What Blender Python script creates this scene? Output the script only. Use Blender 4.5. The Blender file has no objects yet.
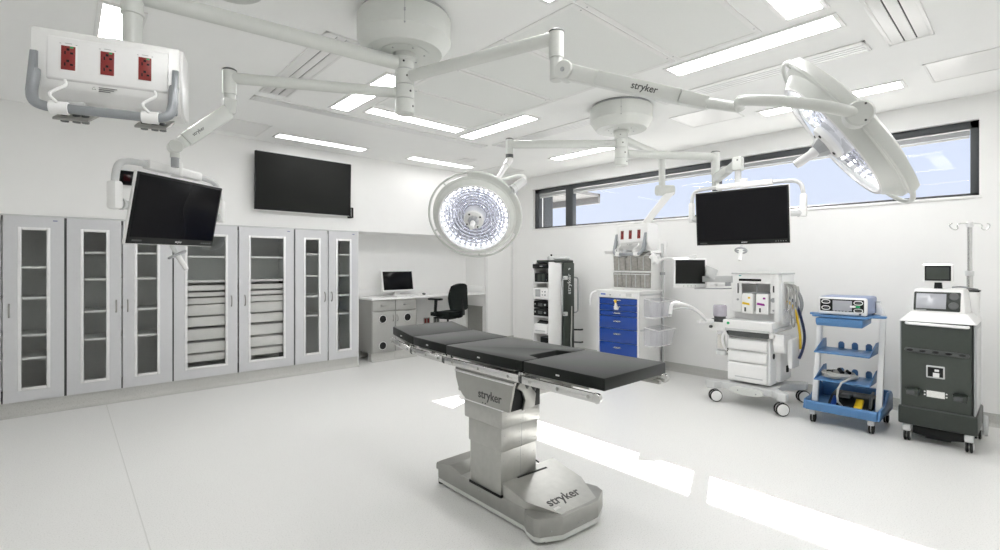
import bpy, bmesh, math, random
from mathutils import Vector, Matrix, Euler
random.seed(7)
S = bpy.context.scene
COL = S.collection
PI = math.pi

# ------------------------------------------------------------------ materials
MATS = {}
def mat(name, col, rough=.5, metal=0., vary=.02, scale=40., bump=0., coat=0., spec=.5, sheen=0.):
    m = bpy.data.materials.new(name); m.use_nodes = True
    nt = m.node_tree; b = nt.nodes['Principled BSDF']
    b.inputs['Roughness'].default_value = rough; b.inputs['Metallic'].default_value = metal
    b.inputs['Coat Weight'].default_value = coat; b.inputs['Specular IOR Level'].default_value = spec
    b.inputs['Sheen Weight'].default_value = sheen; b.inputs['Sheen Roughness'].default_value = .45
    tc = nt.nodes.new('ShaderNodeTexCoord'); n = nt.nodes.new('ShaderNodeTexNoise'); n.inputs['Scale'].default_value = scale
    n.inputs['Detail'].default_value = 3
    r = nt.nodes.new('ShaderNodeValToRGB')
    r.color_ramp.elements[0].position = .3; r.color_ramp.elements[1].position = .7
    r.color_ramp.elements[0].color = tuple(max(0, c*(1-vary)) for c in col)+(1,)
    r.color_ramp.elements[1].color = tuple(min(1, c*(1+vary)) for c in col)+(1,)
    nt.links.new(tc.outputs['Object'], n.inputs['Vector']); nt.links.new(n.outputs['Fac'], r.inputs['Fac'])
    nt.links.new(r.outputs['Color'], b.inputs['Base Color'])
    if bump:
        bp = nt.nodes.new('ShaderNodeBump'); bp.inputs['Strength'].default_value = bump; bp.inputs['Distance'].default_value = .002
        nt.links.new(n.outputs['Fac'], bp.inputs['Height']); nt.links.new(bp.outputs['Normal'], b.inputs['Normal'])
    MATS[name] = m
    return m
def emit(name, col, strength):
    m = bpy.data.materials.new(name); m.use_nodes = True; nt = m.node_tree
    nt.nodes.clear(); o = nt.nodes.new('ShaderNodeOutputMaterial'); e = nt.nodes.new('ShaderNodeEmission')
    e.inputs[0].default_value = col+(1,); e.inputs[1].default_value = strength
    nt.links.new(e.outputs[0], o.inputs[0]); return m
def glass(name, tint=(1, 1, 1), refl=1.0, rough=.0, gcol=(1, 1, 1)):
    m = bpy.data.materials.new(name); m.use_nodes = True; nt = m.node_tree
    nt.nodes.clear(); o = nt.nodes.new('ShaderNodeOutputMaterial'); mx = nt.nodes.new('ShaderNodeMixShader')
    t = nt.nodes.new('ShaderNodeBsdfTransparent'); g = nt.nodes.new('ShaderNodeBsdfGlossy'); f = nt.nodes.new('ShaderNodeFresnel')
    mu = nt.nodes.new('ShaderNodeMath'); mu.operation = 'MULTIPLY'; mu.inputs[1].default_value = refl
    t.inputs[0].default_value = tint+(1,); g.inputs['Color'].default_value = gcol+(1,); g.inputs['Roughness'].default_value = rough
    ge = nt.nodes.new('ShaderNodeNewGeometry'); inv = nt.nodes.new('ShaderNodeMath'); inv.operation = 'SUBTRACT'; inv.inputs[0].default_value = 1.
    m2 = nt.nodes.new('ShaderNodeMath'); m2.operation = 'MULTIPLY'   # reflect once, at the outer face of the sheet only
    nt.links.new(ge.outputs['Backfacing'], inv.inputs[1]); nt.links.new(mu.outputs[0], m2.inputs[0]); nt.links.new(inv.outputs[0], m2.inputs[1])
    nt.links.new(f.outputs[0], mu.inputs[0]); nt.links.new(m2.outputs[0], mx.inputs[0])
    nt.links.new(t.outputs[0], mx.inputs[1]); nt.links.new(g.outputs[0], mx.inputs[2]); nt.links.new(mx.outputs[0], o.inputs[0])
    return m

def speckle(name, base, dark, light, scale, rough, spec=.5):
    m = bpy.data.materials.new(name); m.use_nodes = True; nt = m.node_tree; b = nt.nodes['Principled BSDF']
    b.inputs['Roughness'].default_value = rough; b.inputs['Specular IOR Level'].default_value = spec
    tc = nt.nodes.new('ShaderNodeTexCoord')
    v = nt.nodes.new('ShaderNodeTexNoise'); v.inputs['Scale'].default_value = scale; v.inputs['Detail'].default_value = 4
    r = nt.nodes.new('ShaderNodeValToRGB'); e = r.color_ramp.elements
    e[0].position = .34; e[0].color = dark+(1,); e[1].position = .43; e[1].color = base+(1,)
    k = e.new(.62); k.color = base+(1,); k = e.new(.7); k.color = light+(1,)
    nt.links.new(tc.outputs['Object'], v.inputs['Vector']); nt.links.new(v.outputs['Fac'], r.inputs['Fac'])
    nt.links.new(r.outputs['Color'], b.inputs['Base Color'])
    return m

WALL = mat('wall paint', (.88, .88, .87), .55, vary=.006, scale=6)
CEIL = mat('ceiling paint', (.91, .915, .905), .6, vary=.006, scale=5)
FLOOR = speckle('speckled vinyl floor', (.72, .72, .705), (.59, .59, .575), (.79, .79, .775), 130, .34)
COVE = speckle('shaded vinyl coving', (.47, .47, .45), (.36, .36, .34), (.55, .55, .53), 130, .4)  # floor vinyl in a darker copy, its shade put into the colour
WHITE = mat('white enamel', (.80, .80, .79), .3, vary=.01)
WARM = mat('warm grey enamel', (.60, .615, .59), .3, vary=.01)
PLASTIC = mat('white plastic', (.82, .82, .815), .35, vary=.01)
LGREY = mat('light grey plastic', (.55, .56, .56), .4, vary=.015)
MGREY = mat('mid grey plastic', (.33, .34, .35), .38, vary=.02)
DGREY = mat('dark grey plastic', (.06, .065, .065), .4, vary=.05)
BLACK = mat('black plastic', (.009, .010, .010), .42, vary=.1, spec=.2)
SCREEN = mat('black screen', (.006, .006, .007), .12, vary=.05, scale=3, spec=.12)
SCREENM = mat('matte black screen', (.019, .020, .019), .6, vary=.05, scale=3, spec=.08)
GREYSCREEN = mat('grey display', (.36, .37, .40), .15, vary=.05, scale=8)
RUBBER = mat('black rubber', (.012, .012, .012), .6, vary=.1, spec=.2)
STEEL = mat('brushed steel', (.45, .45, .43), .32, 1., vary=.04, scale=25)
STEELD = mat('satin steel panel', (.35, .35, .33), .42, .7, vary=.03, scale=20)
CHROME = mat('polished steel', (.66, .66, .65), .2, 1., vary=.04)
SILVER = mat('silver lacquer', (.60, .605, .62), .42, .3, vary=.012, scale=60)
ALU = mat('pale aluminium trim', (.80, .80, .80), .3, .25, vary=.01)
SHELF = mat('grey shelf', (.70, .71, .70), .4, vary=.02)
INNER = mat('cabinet lining', (.80, .82, .81), .5, vary=.02)
TRAY = mat('translucent tray plastic', (.78, .77, .76), .4, vary=.02)
LAMI = mat('grey laminate', (.34, .34, .325), .5, vary=.03, scale=70)
COUNTER = mat('white worktop', (.86, .86, .855), .28, vary=.005)
FABRIC = mat('black mattress vinyl', (.006, .008, .007), .45, vary=.1, scale=90, bump=.05, spec=.12, sheen=.24)
CHAIR = mat('black upholstery', (.008, .011, .010), .7, vary=.2, scale=120, bump=.2, spec=.15)
BLUE = mat('blue enamel', (.006, .045, .26), .32, vary=.02)
TBLUE = mat('trolley blue', (.065, .175, .36), .38, vary=.03)
TBLUED = mat('slate blue casing', (.22, .27, .42), .4, vary=.03)
GREEN = mat('dark green grey casing', (.030, .038, .032), .42, vary=.05)
GREEN2 = mat('dark green plastic', (.016, .022, .018), .38, vary=.08)
RED = mat('red outlet', (.20, .014, .012), .4, vary=.03)
YEL = mat('yellow plastic', (.75, .50, .02), .4)
PUR = mat('purple plastic', (.28, .015, .25), .4)
NAVY = mat('navy hose', (.02, .03, .09), .4)
GRN = mat('green button', (.01, .35, .12), .4)
FRAME = mat('anthracite window frame', (.055, .06, .065), .4, .2, vary=.04)
SLAT = mat('slot black', (.03, .03, .03), .6)
PERF = mat('perforated white panel', (.77, .785, .765), .5, vary=.03, scale=260)
RAILG = mat('satin grey handrail', (.27, .285, .30), .32, .3, vary=.02)
CONC = mat('grey soffit render', (.16, .16, .16), .7, vary=.08, scale=4)
TEXT = mat('dark lettering', (.05, .05, .05), .5)
TEXTW = mat('pale lettering', (.7, .7, .7), .5)
PAPER = mat('white label', (.75, .75, .73), .6, vary=.1, scale=200)
BEIGE = mat('grey cable', (.42, .42, .40), .5)
CRYSTAL = mat('grey tinted clear plastic', (.42, .40, .45), .15, vary=.05)
BINM = mat('smoky bin plastic', (.30, .29, .27), .2, vary=.15, scale=30)
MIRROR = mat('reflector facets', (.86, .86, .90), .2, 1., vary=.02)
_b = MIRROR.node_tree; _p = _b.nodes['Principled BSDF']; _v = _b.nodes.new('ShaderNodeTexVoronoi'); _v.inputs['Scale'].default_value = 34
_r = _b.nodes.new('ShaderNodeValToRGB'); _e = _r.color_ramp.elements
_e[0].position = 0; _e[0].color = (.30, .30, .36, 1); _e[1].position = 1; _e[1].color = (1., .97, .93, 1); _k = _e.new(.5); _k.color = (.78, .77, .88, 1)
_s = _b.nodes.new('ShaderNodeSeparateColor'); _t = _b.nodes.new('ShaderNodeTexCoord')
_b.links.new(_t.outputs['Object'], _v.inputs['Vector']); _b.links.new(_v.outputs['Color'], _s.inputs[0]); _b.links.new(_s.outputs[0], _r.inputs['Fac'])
_b.links.new(_r.outputs['Color'], _p.inputs['Emission Color']); _p.inputs['Emission Strength'].default_value = .28  # mottled glow stands in for lamp light glinting off the facets
LIGHT = emit('light diffuser', (1., .99, .985), 21.0)
LIGHTD = emit('dimmed light diffuser', (1., .99, .985), 8.5)
LED = emit('surgical led', (1., .98, .95), 6.0)
GLASS = glass('window glass', (.98, .985, 1.), .22)
DOORGL = glass('tinted door glass', (.93, .935, .93), 1.0)
def frosted(name, col, opac):
    m = glass(name, (.97, .97, .98), 1.2, .1); nt = m.node_tree; out = nt.nodes['Material Output']; prev = out.inputs[0].links[0].from_socket
    mx = nt.nodes.new('ShaderNodeMixShader'); d = nt.nodes.new('ShaderNodeBsdfDiffuse'); d.inputs[0].default_value = col+(1,); mx.inputs[0].default_value = opac
    nt.links.new(prev, mx.inputs[1]); nt.links.new(d.outputs[0], mx.inputs[2]); nt.links.new(mx.outputs[0], out.inputs[0]); return m
CLEAR = frosted('clear plastic', (.88, .88, .89), .12)
LENS = glass('lens cover', (.96, .97, 1.0), .9, .03)

# ------------------------------------------------------------------ mesh builder
def frame(d):
    d = Vector(d).normalized(); u = Vector((0, 0, 1)) if abs(d.z) < .9 else Vector((1, 0, 0))
    x = d.cross(u).normalized(); return x, d.cross(x).normalized()
class B:
    def __init__(s): s.bm = bmesh.new()
    def box(s, x0, x1, y0, y1, z0, z1, bev=0., seg=2):
        t = bmesh.new()
        bmesh.ops.create_cube(t, size=1)
        for v in t.verts: v.co = Vector((x0+(v.co.x+.5)*(x1-x0), y0+(v.co.y+.5)*(y1-y0), z0+(v.co.z+.5)*(z1-z0)))
        if bev: bmesh.ops.bevel(t, geom=t.edges[:], offset=bev, segments=seg, affect='EDGES', profile=.5, clamp_overlap=True)
        return s.add(t)
    def add(s, t, M=None):
        if M is not None: bmesh.ops.transform(t, matrix=M, verts=t.verts)
        bmesh.ops.recalc_face_normals(t, faces=t.faces)
        me = bpy.data.meshes.new('t'); t.to_mesh(me); t.free(); s.bm.from_mesh(me); bpy.data.meshes.remove(me); return s
    def hexa(s, pts, bev=0.):  # 8 points: bottom 4 ccw, top 4
        t = bmesh.new(); v = [t.verts.new(p) for p in pts]
        for f in ((3,2,1,0),(4,5,6,7),(0,1,5,4),(1,2,6,5),(2,3,7,6),(3,0,4,7)): t.faces.new([v[i] for i in f])
        bmesh.ops.recalc_face_normals(t, faces=t.faces)
        if bev: bmesh.ops.bevel(t, geom=t.edges[:], offset=bev, segments=2, affect='EDGES', profile=.5, clamp_overlap=True)
        return s.add(t)
    def beam(s, p0, p1, w0, h0, w1, h1, bev=0., up=(0, 0, 1)):
        p0, p1 = Vector(p0), Vector(p1); d = (p1-p0).normalized(); x = d.cross(Vector(up)).normalized(); z = x.cross(d)
        P = lambda p, w, h: [p-x*w/2-z*h/2, p+x*w/2-z*h/2, p+x*w/2+z*h/2, p-x*w/2+z*h/2]
        return s.hexa(P(p0, w0, h0)+P(p1, w1, h1), bev)
    def cyl(s, p0, p1, r0, r1=None, seg=24, bev=0.):
        r1 = r0 if r1 is None else r1
        p0, p1 = Vector(p0), Vector(p1); x, y = frame(p1-p0); t = bmesh.new(); rings = []
        L = (p1-p0).length; st = [(0, r0), (1, r1)]
        if bev: st = [(0, r0-bev), (bev/L, r0), (1-bev/L, r1), (1, r1-bev)]
        for k, r in st:
            c = p0.lerp(p1, k); rings.append([t.verts.new(c+(x*math.cos(2*PI*i/seg)+y*math.sin(2*PI*i/seg))*r) for i in range(seg)])
        for a, b in zip(rings, rings[1:]):
            for i in range(seg): t.faces.new((a[i], a[(i+1) % seg], b[(i+1) % seg], b[i]))
        t.faces.new(rings[0][::-1]); t.faces.new(rings[-1]); return s.add(t)
    def tube(s, pts, r, seg=12, closed=False, smooth=0):
        pts = [Vector(p) for p in pts]
        if smooth:
            for _ in range(smooth):
                q = []
                n = len(pts); rng = range(n if closed else n-1)
                if not closed: q.append(pts[0])
                for i in rng:
                    a, b = pts[i], pts[(i+1) % n]; q += [a.lerp(b, .25), a.lerp(b, .75)]
                if not closed: q.append(pts[-1])
                pts = q
        t = bmesh.new(); rings = []; n = len(pts); px = None
        for i, p in enumerate(pts):
            a = pts[i-1] if (i > 0 or closed) else p; b = pts[(i+1) % n] if (i < n-1 or closed) else p
            d = (b-a).normalized()
            if px is None: px, _ = frame(d)
            px = (px-d*px.dot(d)).normalized(); y = d.cross(px)
            rings.append([t.verts.new(p+(px*math.cos(2*PI*k/seg)+y*math.sin(2*PI*k/seg))*r) for k in range(seg)])
        for i in range(n if closed else n-1):
            a, b = rings[i], rings[(i+1) % n]
            for k in range(seg): t.faces.new((a[k], a[(k+1) % seg], b[(k+1) % seg], b[k]))
        if not closed: t.faces.new(rings[0][::-1]); t.faces.new(rings[-1])
        return s.add(t)
    def lathe(s, prof, c=(0, 0, 0), ax=(0, 0, 1), seg=48, a0=0, a1=2*PI):
        c = Vector(c); d = Vector(ax).normalized(); x, y = frame(d); t = bmesh.new(); full = abs(a1-a0-2*PI) < 1e-6
        n = seg if full else seg+1; rings = []
        for r, z in prof:
            if r < 1e-6: rings.append([t.verts.new(c+d*z)])
            else: rings.append([t.verts.new(c+d*z+(x*math.cos(a0+(a1-a0)*i/seg)+y*math.sin(a0+(a1-a0)*i/seg))*r) for i in range(n)])
        for a, b in zip(rings, rings[1:]):
            for i in range(seg):
                j = (i+1) % n
                A = [a[0]] if len(a) == 1 else [a[i], a[j]]; Bq = [b[0]] if len(b) == 1 else [b[j], b[i]]
                if len(A)+len(Bq) > 2: t.faces.new(A+Bq)
        return s.add(t)
    def prism(s, poly, ax, a, b, bev=0., bseg=2):  # poly of 2d points in the two other axes (order x<y<z)
        def P(p, k):
            return {'x': (k, p[0], p[1]), 'y': (p[0], k, p[1]), 'z': (p[0], p[1], k)}[ax]
        t = bmesh.new(); A = [t.verts.new(P(p, a)) for p in poly]; C = [t.verts.new(P(p, b)) for p in poly]; n = len(poly)
        t.faces.new(A[::-1]); t.faces.new(C)
        for i in range(n): t.faces.new((A[i], A[(i+1) % n], C[(i+1) % n], C[i]))
        bmesh.ops.recalc_face_normals(t, faces=t.faces)
        if bev: bmesh.ops.bevel(t, geom=t.edges[:], offset=bev, segments=bseg, affect='EDGES', profile=.5, clamp_overlap=True)
        return s.add(t)
    def ring(s, x0, x1, z0, z1, a0, a1, c0, c1, y0, y1):   # flat frame in the xz plane
        O = [(x0, z0), (x1, z0), (x1, z1), (x0, z1)]; I = [(a0, c0), (a1, c0), (a1, c1), (a0, c1)]
        vs = [(x, y, z) for y in (y0, y1) for L in (O, I) for x, z in L]; fs = []
        for i in range(4):
            j = (i+1) % 4
            fs += [(i, j, 4+j, 4+i), (8+j, 8+i, 12+i, 12+j), (j, i, 8+i, 8+j), (4+i, 4+j, 12+j, 12+i)]
        return s.poly(vs, fs)
    def poly(s, vs, fs):
        t = bmesh.new(); v = [t.verts.new(p) for p in vs]
        for f in fs: t.faces.new([v[i] for i in f])
        return s.add(t)
    def ball(s, c, r, sx=1, sy=1, sz=1):
        t = bmesh.new(); bmesh.ops.create_uvsphere(t, u_segments=20, v_segments=12, radius=r)
        return s.add(t, Matrix.Translation(c) @ Matrix.Diagonal((sx, sy, sz, 1)))
    def wheel(s, c, r, w, ax=(0, 1, 0)):
        return s.lathe([(0, -w/2), (r*.8, -w/2), (r, -w*.3), (r, w*.3), (r*.8, w/2), (0, w/2)], c, ax, 28)
TM = {}
def obj(name, b, m, parent=None, M=None, world=True, label=None, sm=35):
    me = bpy.data.meshes.new(name)
    if isinstance(b, B): b.bm.to_mesh(me); b.bm.free()
    else: me = b
    if M is not None: me.transform(M)
    if parent is not None and world: me.transform(TM[parent.name].inverted())
    me.materials.append(m)
    for p in me.polygons: p.use_smooth = True
    me.set_sharp_from_angle(angle=math.radians(sm))
    o = bpy.data.objects.new(name, me); COL.objects.link(o)
    if parent is not None: o.parent = parent; TM[o.name] = TM[parent.name]
    else: TM[o.name] = Matrix()
    if label: o['label'] = label
    return o
def tag(o, label, cat, group=None):
    o['label'] = label; o['category'] = cat
    if group: o['group'] = group
    return o
def thing(name, label, cat, loc, rz=0., group=None):
    o = bpy.data.objects.new(name, None); COL.objects.link(o); o.location = loc; o.rotation_euler = (0, 0, rz)
    o.empty_display_size = .1
    TM[o.name] = Matrix.Translation(loc) @ Euler((0, 0, rz)).to_matrix().to_4x4()
    return tag(o, label, cat, group)
def struct(name, b, m, parent=None, sm=35):
    o = obj(name, b, m, parent, sm=sm); o['kind'] = 'structure'; return o
def one(name, b, m, label, cat, loc, group=None):   # a thing that is a single mesh, origin at its base
    me = bpy.data.meshes.new(name); b.bm.to_mesh(me); b.bm.free(); me.transform(Matrix.Translation(-Vector(loc)))
    o = obj(name, me, m); o.location = loc; TM[o.name] = Matrix.Translation(loc); return tag(o, label, cat, group)
def axes(o, x, y):
    x = Vector(x).normalized(); y = Vector(y); y = (y-x*y.dot(x)).normalized(); z = x.cross(y)
    M = Matrix((x, y, z)).transposed().to_4x4(); M.translation = Vector(o); return M
def text(name, body, size, M, m, parent, world=True, ext=.0008, off=.012):
    cu = bpy.data.curves.new(name, 'FONT'); cu.body = body; cu.size = size; cu.align_x = 'CENTER'; cu.align_y = 'CENTER'
    cu.extrude = ext; cu.offset = off*size
    t = bpy.data.objects.new('t', cu); COL.objects.link(t); bpy.context.view_layer.update()
    me = bpy.data.meshes.new_from_object(t.evaluated_get(bpy.context.evaluated_depsgraph_get()))
    bpy.data.objects.remove(t); me.materials.clear()
    return obj(name, me, m, parent, M, world)

# ------------------------------------------------------------------ camera helpers (measurements only)
H, F, CX, CY = 1.5, 483., 500., 265.
_a = math.atan2(535, 483); CA, SA = math.cos(_a), math.sin(_a)
def PD(px, py, d):
    u, v = (px-CX)/F, (CY-py)/F; return Vector((d*(CA+SA*u), d*(SA-CA*u), H+d*v))

# ================================================================== SETTING
ZC = 3.12; XB = 6.45; YA = 6.76; X0, Y0 = -1.7, -1.7; YR = 7.36
struct('floor', B().box(X0-.2, XB+.3, Y0-.2, YR+.3, -.1, 0), FLOOR)
struct('ceiling', B().box(X0-.2, XB+.3, Y0-.2, YR+.3, ZC, ZC+.1), CEIL)
b = B()
b.box(X0-.1, XB, YA, YR+.1, 2.002, ZC)            # bulkhead above cabinets and desk niche
b.box(X0-.1, XB, YR, YR+.1, 0, 2.002)             # niche back
b.box(X0-.1, -.93, YA, YR, 0, 2.002)
b.box(5.756, XB, YA, YR, 0, 2.002)                # pier right of the desk
b.box(3.247, 3.262, YA, YR, 0, 2.002)
struct('wall_left', b, WALL)
WY0, WY1, WZ0, WZ1 = .355, 6.235, 2.165, 2.893
b = B()
b.box(XB, XB+.28, Y0-.1, YR+.1, 0, WZ0)
b.box(XB, XB+.28, Y0-.1, YR+.1, WZ1, ZC)
b.box(XB, XB+.28, Y0-.1, WY0, WZ0, WZ1)
b.box(XB, XB+.28, WY1, YR+.1, WZ0, WZ1)
struct('wall_right', b, WALL)
struct('wall_rear', B().box(X0-.1, XB+.28, Y0-.1, Y0, 0, ZC), WALL)
struct('wall_near', B().box(X0-.1, X0, Y0-.1, YR, 0, ZC), WALL)
# window
b = B()
b.box(XB+.06, XB+.15, WY0, WY1, WZ1-.075, WZ1, .004); b.box(XB+.06, XB+.15, WY0, WY1, WZ0, WZ0+.03, .004)
b.box(XB+.06, XB+.15, WY0, WY0+.065, WZ0, WZ1, .004); b.box(XB+.06, XB+.15, WY1-.10, WY1, WZ0, WZ1, .004)
w = struct('window_1', b, FRAME)
for k, (a, c) in enumerate(((2.83, 2.925), (5.337, 5.495))):
    struct('mullion', B().box(XB+.055, XB+.15, a, c, WZ0+.01, WZ1-.01, .004), FRAME, w)
ed = [WY0+.065, 2.83, 2.925, 5.337, 5.495, WY1-.10]
for a, c in zip(ed[0::2], ed[1::2]):
    struct('pane', B().box(XB+.10, XB+.106, a-.005, c+.005, WZ0+.025, WZ1-.07), GLASS, w)
    struct('blind_cassette', B().box(XB+.064, XB+.095, a+.004, c-.004, WZ1-.135, WZ1-.088, .004), MGREY, w)
    struct('blind_rail', B().box(XB+.07, XB+.085, a+.006, c-.006, WZ1-.162, WZ1-.140, .003), LGREY, w)
struct('trim_1', B().box(XB-.012, XB+.06, WY0-.02, WY1+.02, WZ0-.03, WZ0, .004), WHITE)
# canopy of the neighbouring wing and eave outside
struct('trim_2', B().box(6.8, 7.43, -3.5, 9.5, 3.13, 3.3), CONC)
b = B().box(7.2, 8.4, 6.15, 8.2, 2.94, 3.0).box(8.34, 8.4, 6.15, 8.2, 2.80, 3.0)
struct('trim_3', b, CONC)
struct('trim_4', B().box(6.80, 7.05, 6.28, 7.2, 0, 3.13), FRAME)
struct('ground', B().box(6.74, 60, -60, 60, -.25, -.15), mat('pale paving', (.50, .49, .46), .8, vary=.1, scale=2))  # unseen ground, added to bounce sunlight up onto the ceiling
# coved skirting
b = B(); b.prism([(XB, 0), (XB-.07, 0), (XB-.045, .006), (XB-.022, .022), (XB-.012, .05), (XB-.010, .112), (XB, .112)], 'y', Y0, YA)
struct('baseboard_right', b, COVE)
kick = [(YA-.008, .14), (YA-.008, .05), (YA-.016, .022), (YA-.035, .006), (YA-.07, 0), (YA+.03, 0), (YA+.03, .14)]
b = B(); b.prism(kick, 'x', -.93, 3.245)
struct('baseboard_left', b, COVE)
b = B(); b.prism([(y, z) for y, z in kick], 'x', 5.757, XB)
b.box(3.262, 3.60, 7.33, YR, 0, .14)
struct('baseboard_rear', b, COVE)
b = B(); b.box(.335, .341, Y0, 6.70, 0, .0012)
struct('trim_5', b, mat('weld line', (.60, .60, .58), .5))
# corner guards
b = B(); b.box(5.748, 5.80, YA-.004, YA, .14, 2.0, .001).box(5.750, 5.756, YA-.004, YA+.05, .14, 2.0, .001)
struct('trim_6', b, WHITE)
b = B(); b.box(6.38, 6.44, YA-.004, YA, .14, 2.0, .001); struct('trim_7', b, WHITE)

# ================================================================== CEILING FITTINGS
def ceiling_light(label, x0, x1, y0, y1, m=None):
    t = thing('ceiling_light', label, 'ceiling light', ((x0+x1)/2, (y0+y1)/2, ZC-.012), 0, 'recessed strip lights in the ceiling')
    b = B(); e = .028; z0, z1 = ZC-.010, ZC
    b.box(x0-e, x1+e, y0-e, y0, z0, z1, .002).box(x0-e, x1+e, y1, y1+e, z0, z1, .002).box(x0-e, x0, y0, y1, z0, z1, .002).box(x1, x1+e, y0, y1, z0, z1, .002)
    obj('frame', b, WHITE, t)
    obj('diffuser', B().box(x0, x1, y0, y1, ZC-.006, ZC-.002), m or LIGHT, t)
ceiling_light('strip light in the ceiling directly above the wall television', 1.97, 3.13, 6.23, 6.41, LIGHTD)
ceiling_light('strip light above the desk niche, just left of the top of the facing surgical lamp', 3.87, 5.01, 6.20, 6.385, LIGHTD)
ceiling_light('strip light behind the lower end of the nearer boom column, parallel to the cabinet wall', 2.36, 3.54, 4.56, 4.73)
ceiling_light('short-looking strip light crossed by the boom arm left of the nearer column', 2.03, 2.21, 3.67, 4.83)
ceiling_light('strip light between the two ceiling columns, running away from the viewer', 3.69, 3.885, 3.68, 4.83)
ceiling_light('strip light passing behind the farther ceiling column, closest to window left end', 5.47, 5.66, 3.75, 4.92)
ceiling_light('long bright strip light above the spring arm of the right surgical lamp', 3.69, 3.89, .88, 2.03)
ceiling_light('strip light cut off by the top edge of the photo, upper right', 2.36, 3.53, .89, 1.09)
ceiling_light('strip light behind the right surgical lamp, nearest the window wall', 5.45, 5.65, .80, 1.95)
ceiling_light('strip light behind the big overhead socket panel at upper left', .18, .375, 3.85, 5.0)
ceiling_light('unseen strip light added to brighten the near side, above the viewer at left', .18, .375, .80, 1.95)  # this and next two: unseen, continue the grid, added to brighten the near side
ceiling_light('unseen strip light added to brighten the near side, behind the viewer to the right', 3.87, 5.01, -.69, -.505)
ceiling_light('unseen strip light added to brighten the near side, right behind the viewer', 1.97, 3.13, -.69, -.505)
ceiling_light('strip light of which only a corner shows at the top edge, middle of photo', 2.02, 2.21, .88, 2.0)

def slot_diffuser(label, x0, x1, y0, y1, along, n=2, dark=True):
    t = thing('air_diffuser', label, 'air vent', ((x0+x1)/2, (y0+y1)/2, ZC-.012), 0, 'linear air diffusers in the ceiling')
    b = B(); e = .022; z0, z1 = ZC-.010, ZC
    b.box(x0, x1, y0, y0+e, z0, z1, .002).box(x0, x1, y1-e, y1, z0, z1, .002).box(x0, x0+e, y0, y1, z0, z1, .002).box(x1-e, x1, y0, y1, z0, z1, .002)
    obj('frame', b, WHITE, t)
    w0, w1 = (y0+e, y1-e) if along == 'x' else (x0+e, x1-e)
    l0, l1 = (x0+e, x1-e) if along == 'x' else (y0+e, y1-e)
    g = .008; m = n+1; p = (w1-w0)/m; 
    for k in range(m):
        a, c = w0+k*p+(g/2 if k else 0), w0+(k+1)*p-(g/2 if k < m-1 else 0)
        bb = B().box(l0, l1, a, c, ZC-.008, ZC-.001, .0015) if along == 'x' else B().box(a, c, l0, l1, ZC-.008, ZC-.001, .0015)
        obj('blade', bb, ALU if not dark else WHITE, t)
    bb = B().box(l0, l1, w0, w1, ZC-.0016, ZC-.0004) if along == 'x' else B().box(w0, w1, l0, l1, ZC-.0016, ZC-.0004)
    obj('slot', bb, SLAT if dark else MGREY, t)
slot_diffuser('two-slot air diffuser crossed by the nearer boom arms, left of the nearer column', 1.345, 1.60, 3.28, 4.83, 'y')
slot_diffuser('long narrow air diffuser parallel to cabinet wall, between column and television', 1.34, 4.26, 4.97, 5.12, 'x', 2, False)
slot_diffuser('narrow air diffuser ending behind the farther column, left of it', 4.28, 4.50, 3.15, 4.90, 'y', 3, False)
slot_diffuser('narrow air diffuser behind the top of the right surgical lamp', 4.28, 4.50, .82, 2.5, 'y', 3, False)
slot_diffuser('two-slot steel air diffuser cut off by the top edge at upper right', 3.1, 4.52, .47, .72, 'x')
# laminar flow panels
LP = [(1.27, 1.895), (1.91, 2.54), (2.555, 3.18), (3.195, 3.825), (3.84, 4.47)]
LL = ['at the top edge of the photo', 'behind the elbow of the right lamp arm',
      'crossed by the straight arm right of the column', 'just right of the nearer boom column', 'farthest of the row, near the television']
for (a, c), l in zip(LP, LL):
    t = thing('filter_panel', 'perforated ceiling air panel '+l, 'ceiling panel', (2.965, (a+c)/2, ZC-.012), 0, 'perforated filter panels above the table')
    b = B(); x0, x1, e = 2.33, 3.60, .035
    b.box(x0, x1, a, a+e, ZC-.006, ZC).box(x0, x1, c-e, c, ZC-.006, ZC).box(x0, x0+e, a+e, c-e, ZC-.006, ZC).box(x1-e, x1, a+e, c-e, ZC-.006, ZC)
    obj('frame', b, WHITE, t); obj('perforated_sheet', B().box(x0+e, x1-e, a+e, c-e, ZC-.003, ZC-.001), PERF, t)
    for x in (x0+.1, x1-.1):
        for y in (a+.017, c-.017): obj('screw', B().cyl((x, y, ZC-.0075), (x, y, ZC-.005), .005, seg=10), MGREY, t)
def panel(label, x0, x1, y0, y1, name='access_panel'):
    t = thing(name, label, 'ceiling panel', ((x0+x1)/2, (y0+y1)/2, ZC-.008)); e = .015
    b = B().box(x0, x1, y0, y0+e, ZC-.007, ZC).box(x0, x1, y1-e, y1, ZC-.007, ZC).box(x0, x0+e, y0, y1, ZC-.007, ZC).box(x1-e, x1, y0, y1, ZC-.007, ZC)
    obj('frame', b, WHITE, t); obj('panel_door', B().box(x0+e+.003, x1-e-.003, y0+e+.003, y1-e-.003, ZC-.005, ZC-.001), WHITE, t)
panel('flush white ceiling hatch at far upper right near the window wall', 5.15, 5.72, .05, .61)
panel('flush white ceiling hatch above the cabinet wall, left of television', 1.2, 1.80, 5.93, 6.57)
panel('flush white ceiling hatch between farther column and right lamp', 4.95, 5.5, 2.12, 2.70)
panel('flush white ceiling hatch in the corner above the window left end', 5.29, 5.84, 5.85, 6.42)
panel('small square ceiling grille in front of the strip light above the desk', 4.51, 4.73, 5.77, 5.99, 'ceiling_grille')
t = thing('round_cover_plate', 'round white ceiling cover plate cut by the top edge, left of nearer column', 'cover plate', (.72, 3.15, ZC))
obj('plate', B().lathe([(0, -.03), (.15, -.03), (.165, -.02), (.17, 0)], (.72, 3.12, ZC)), WARM, t)

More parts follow.
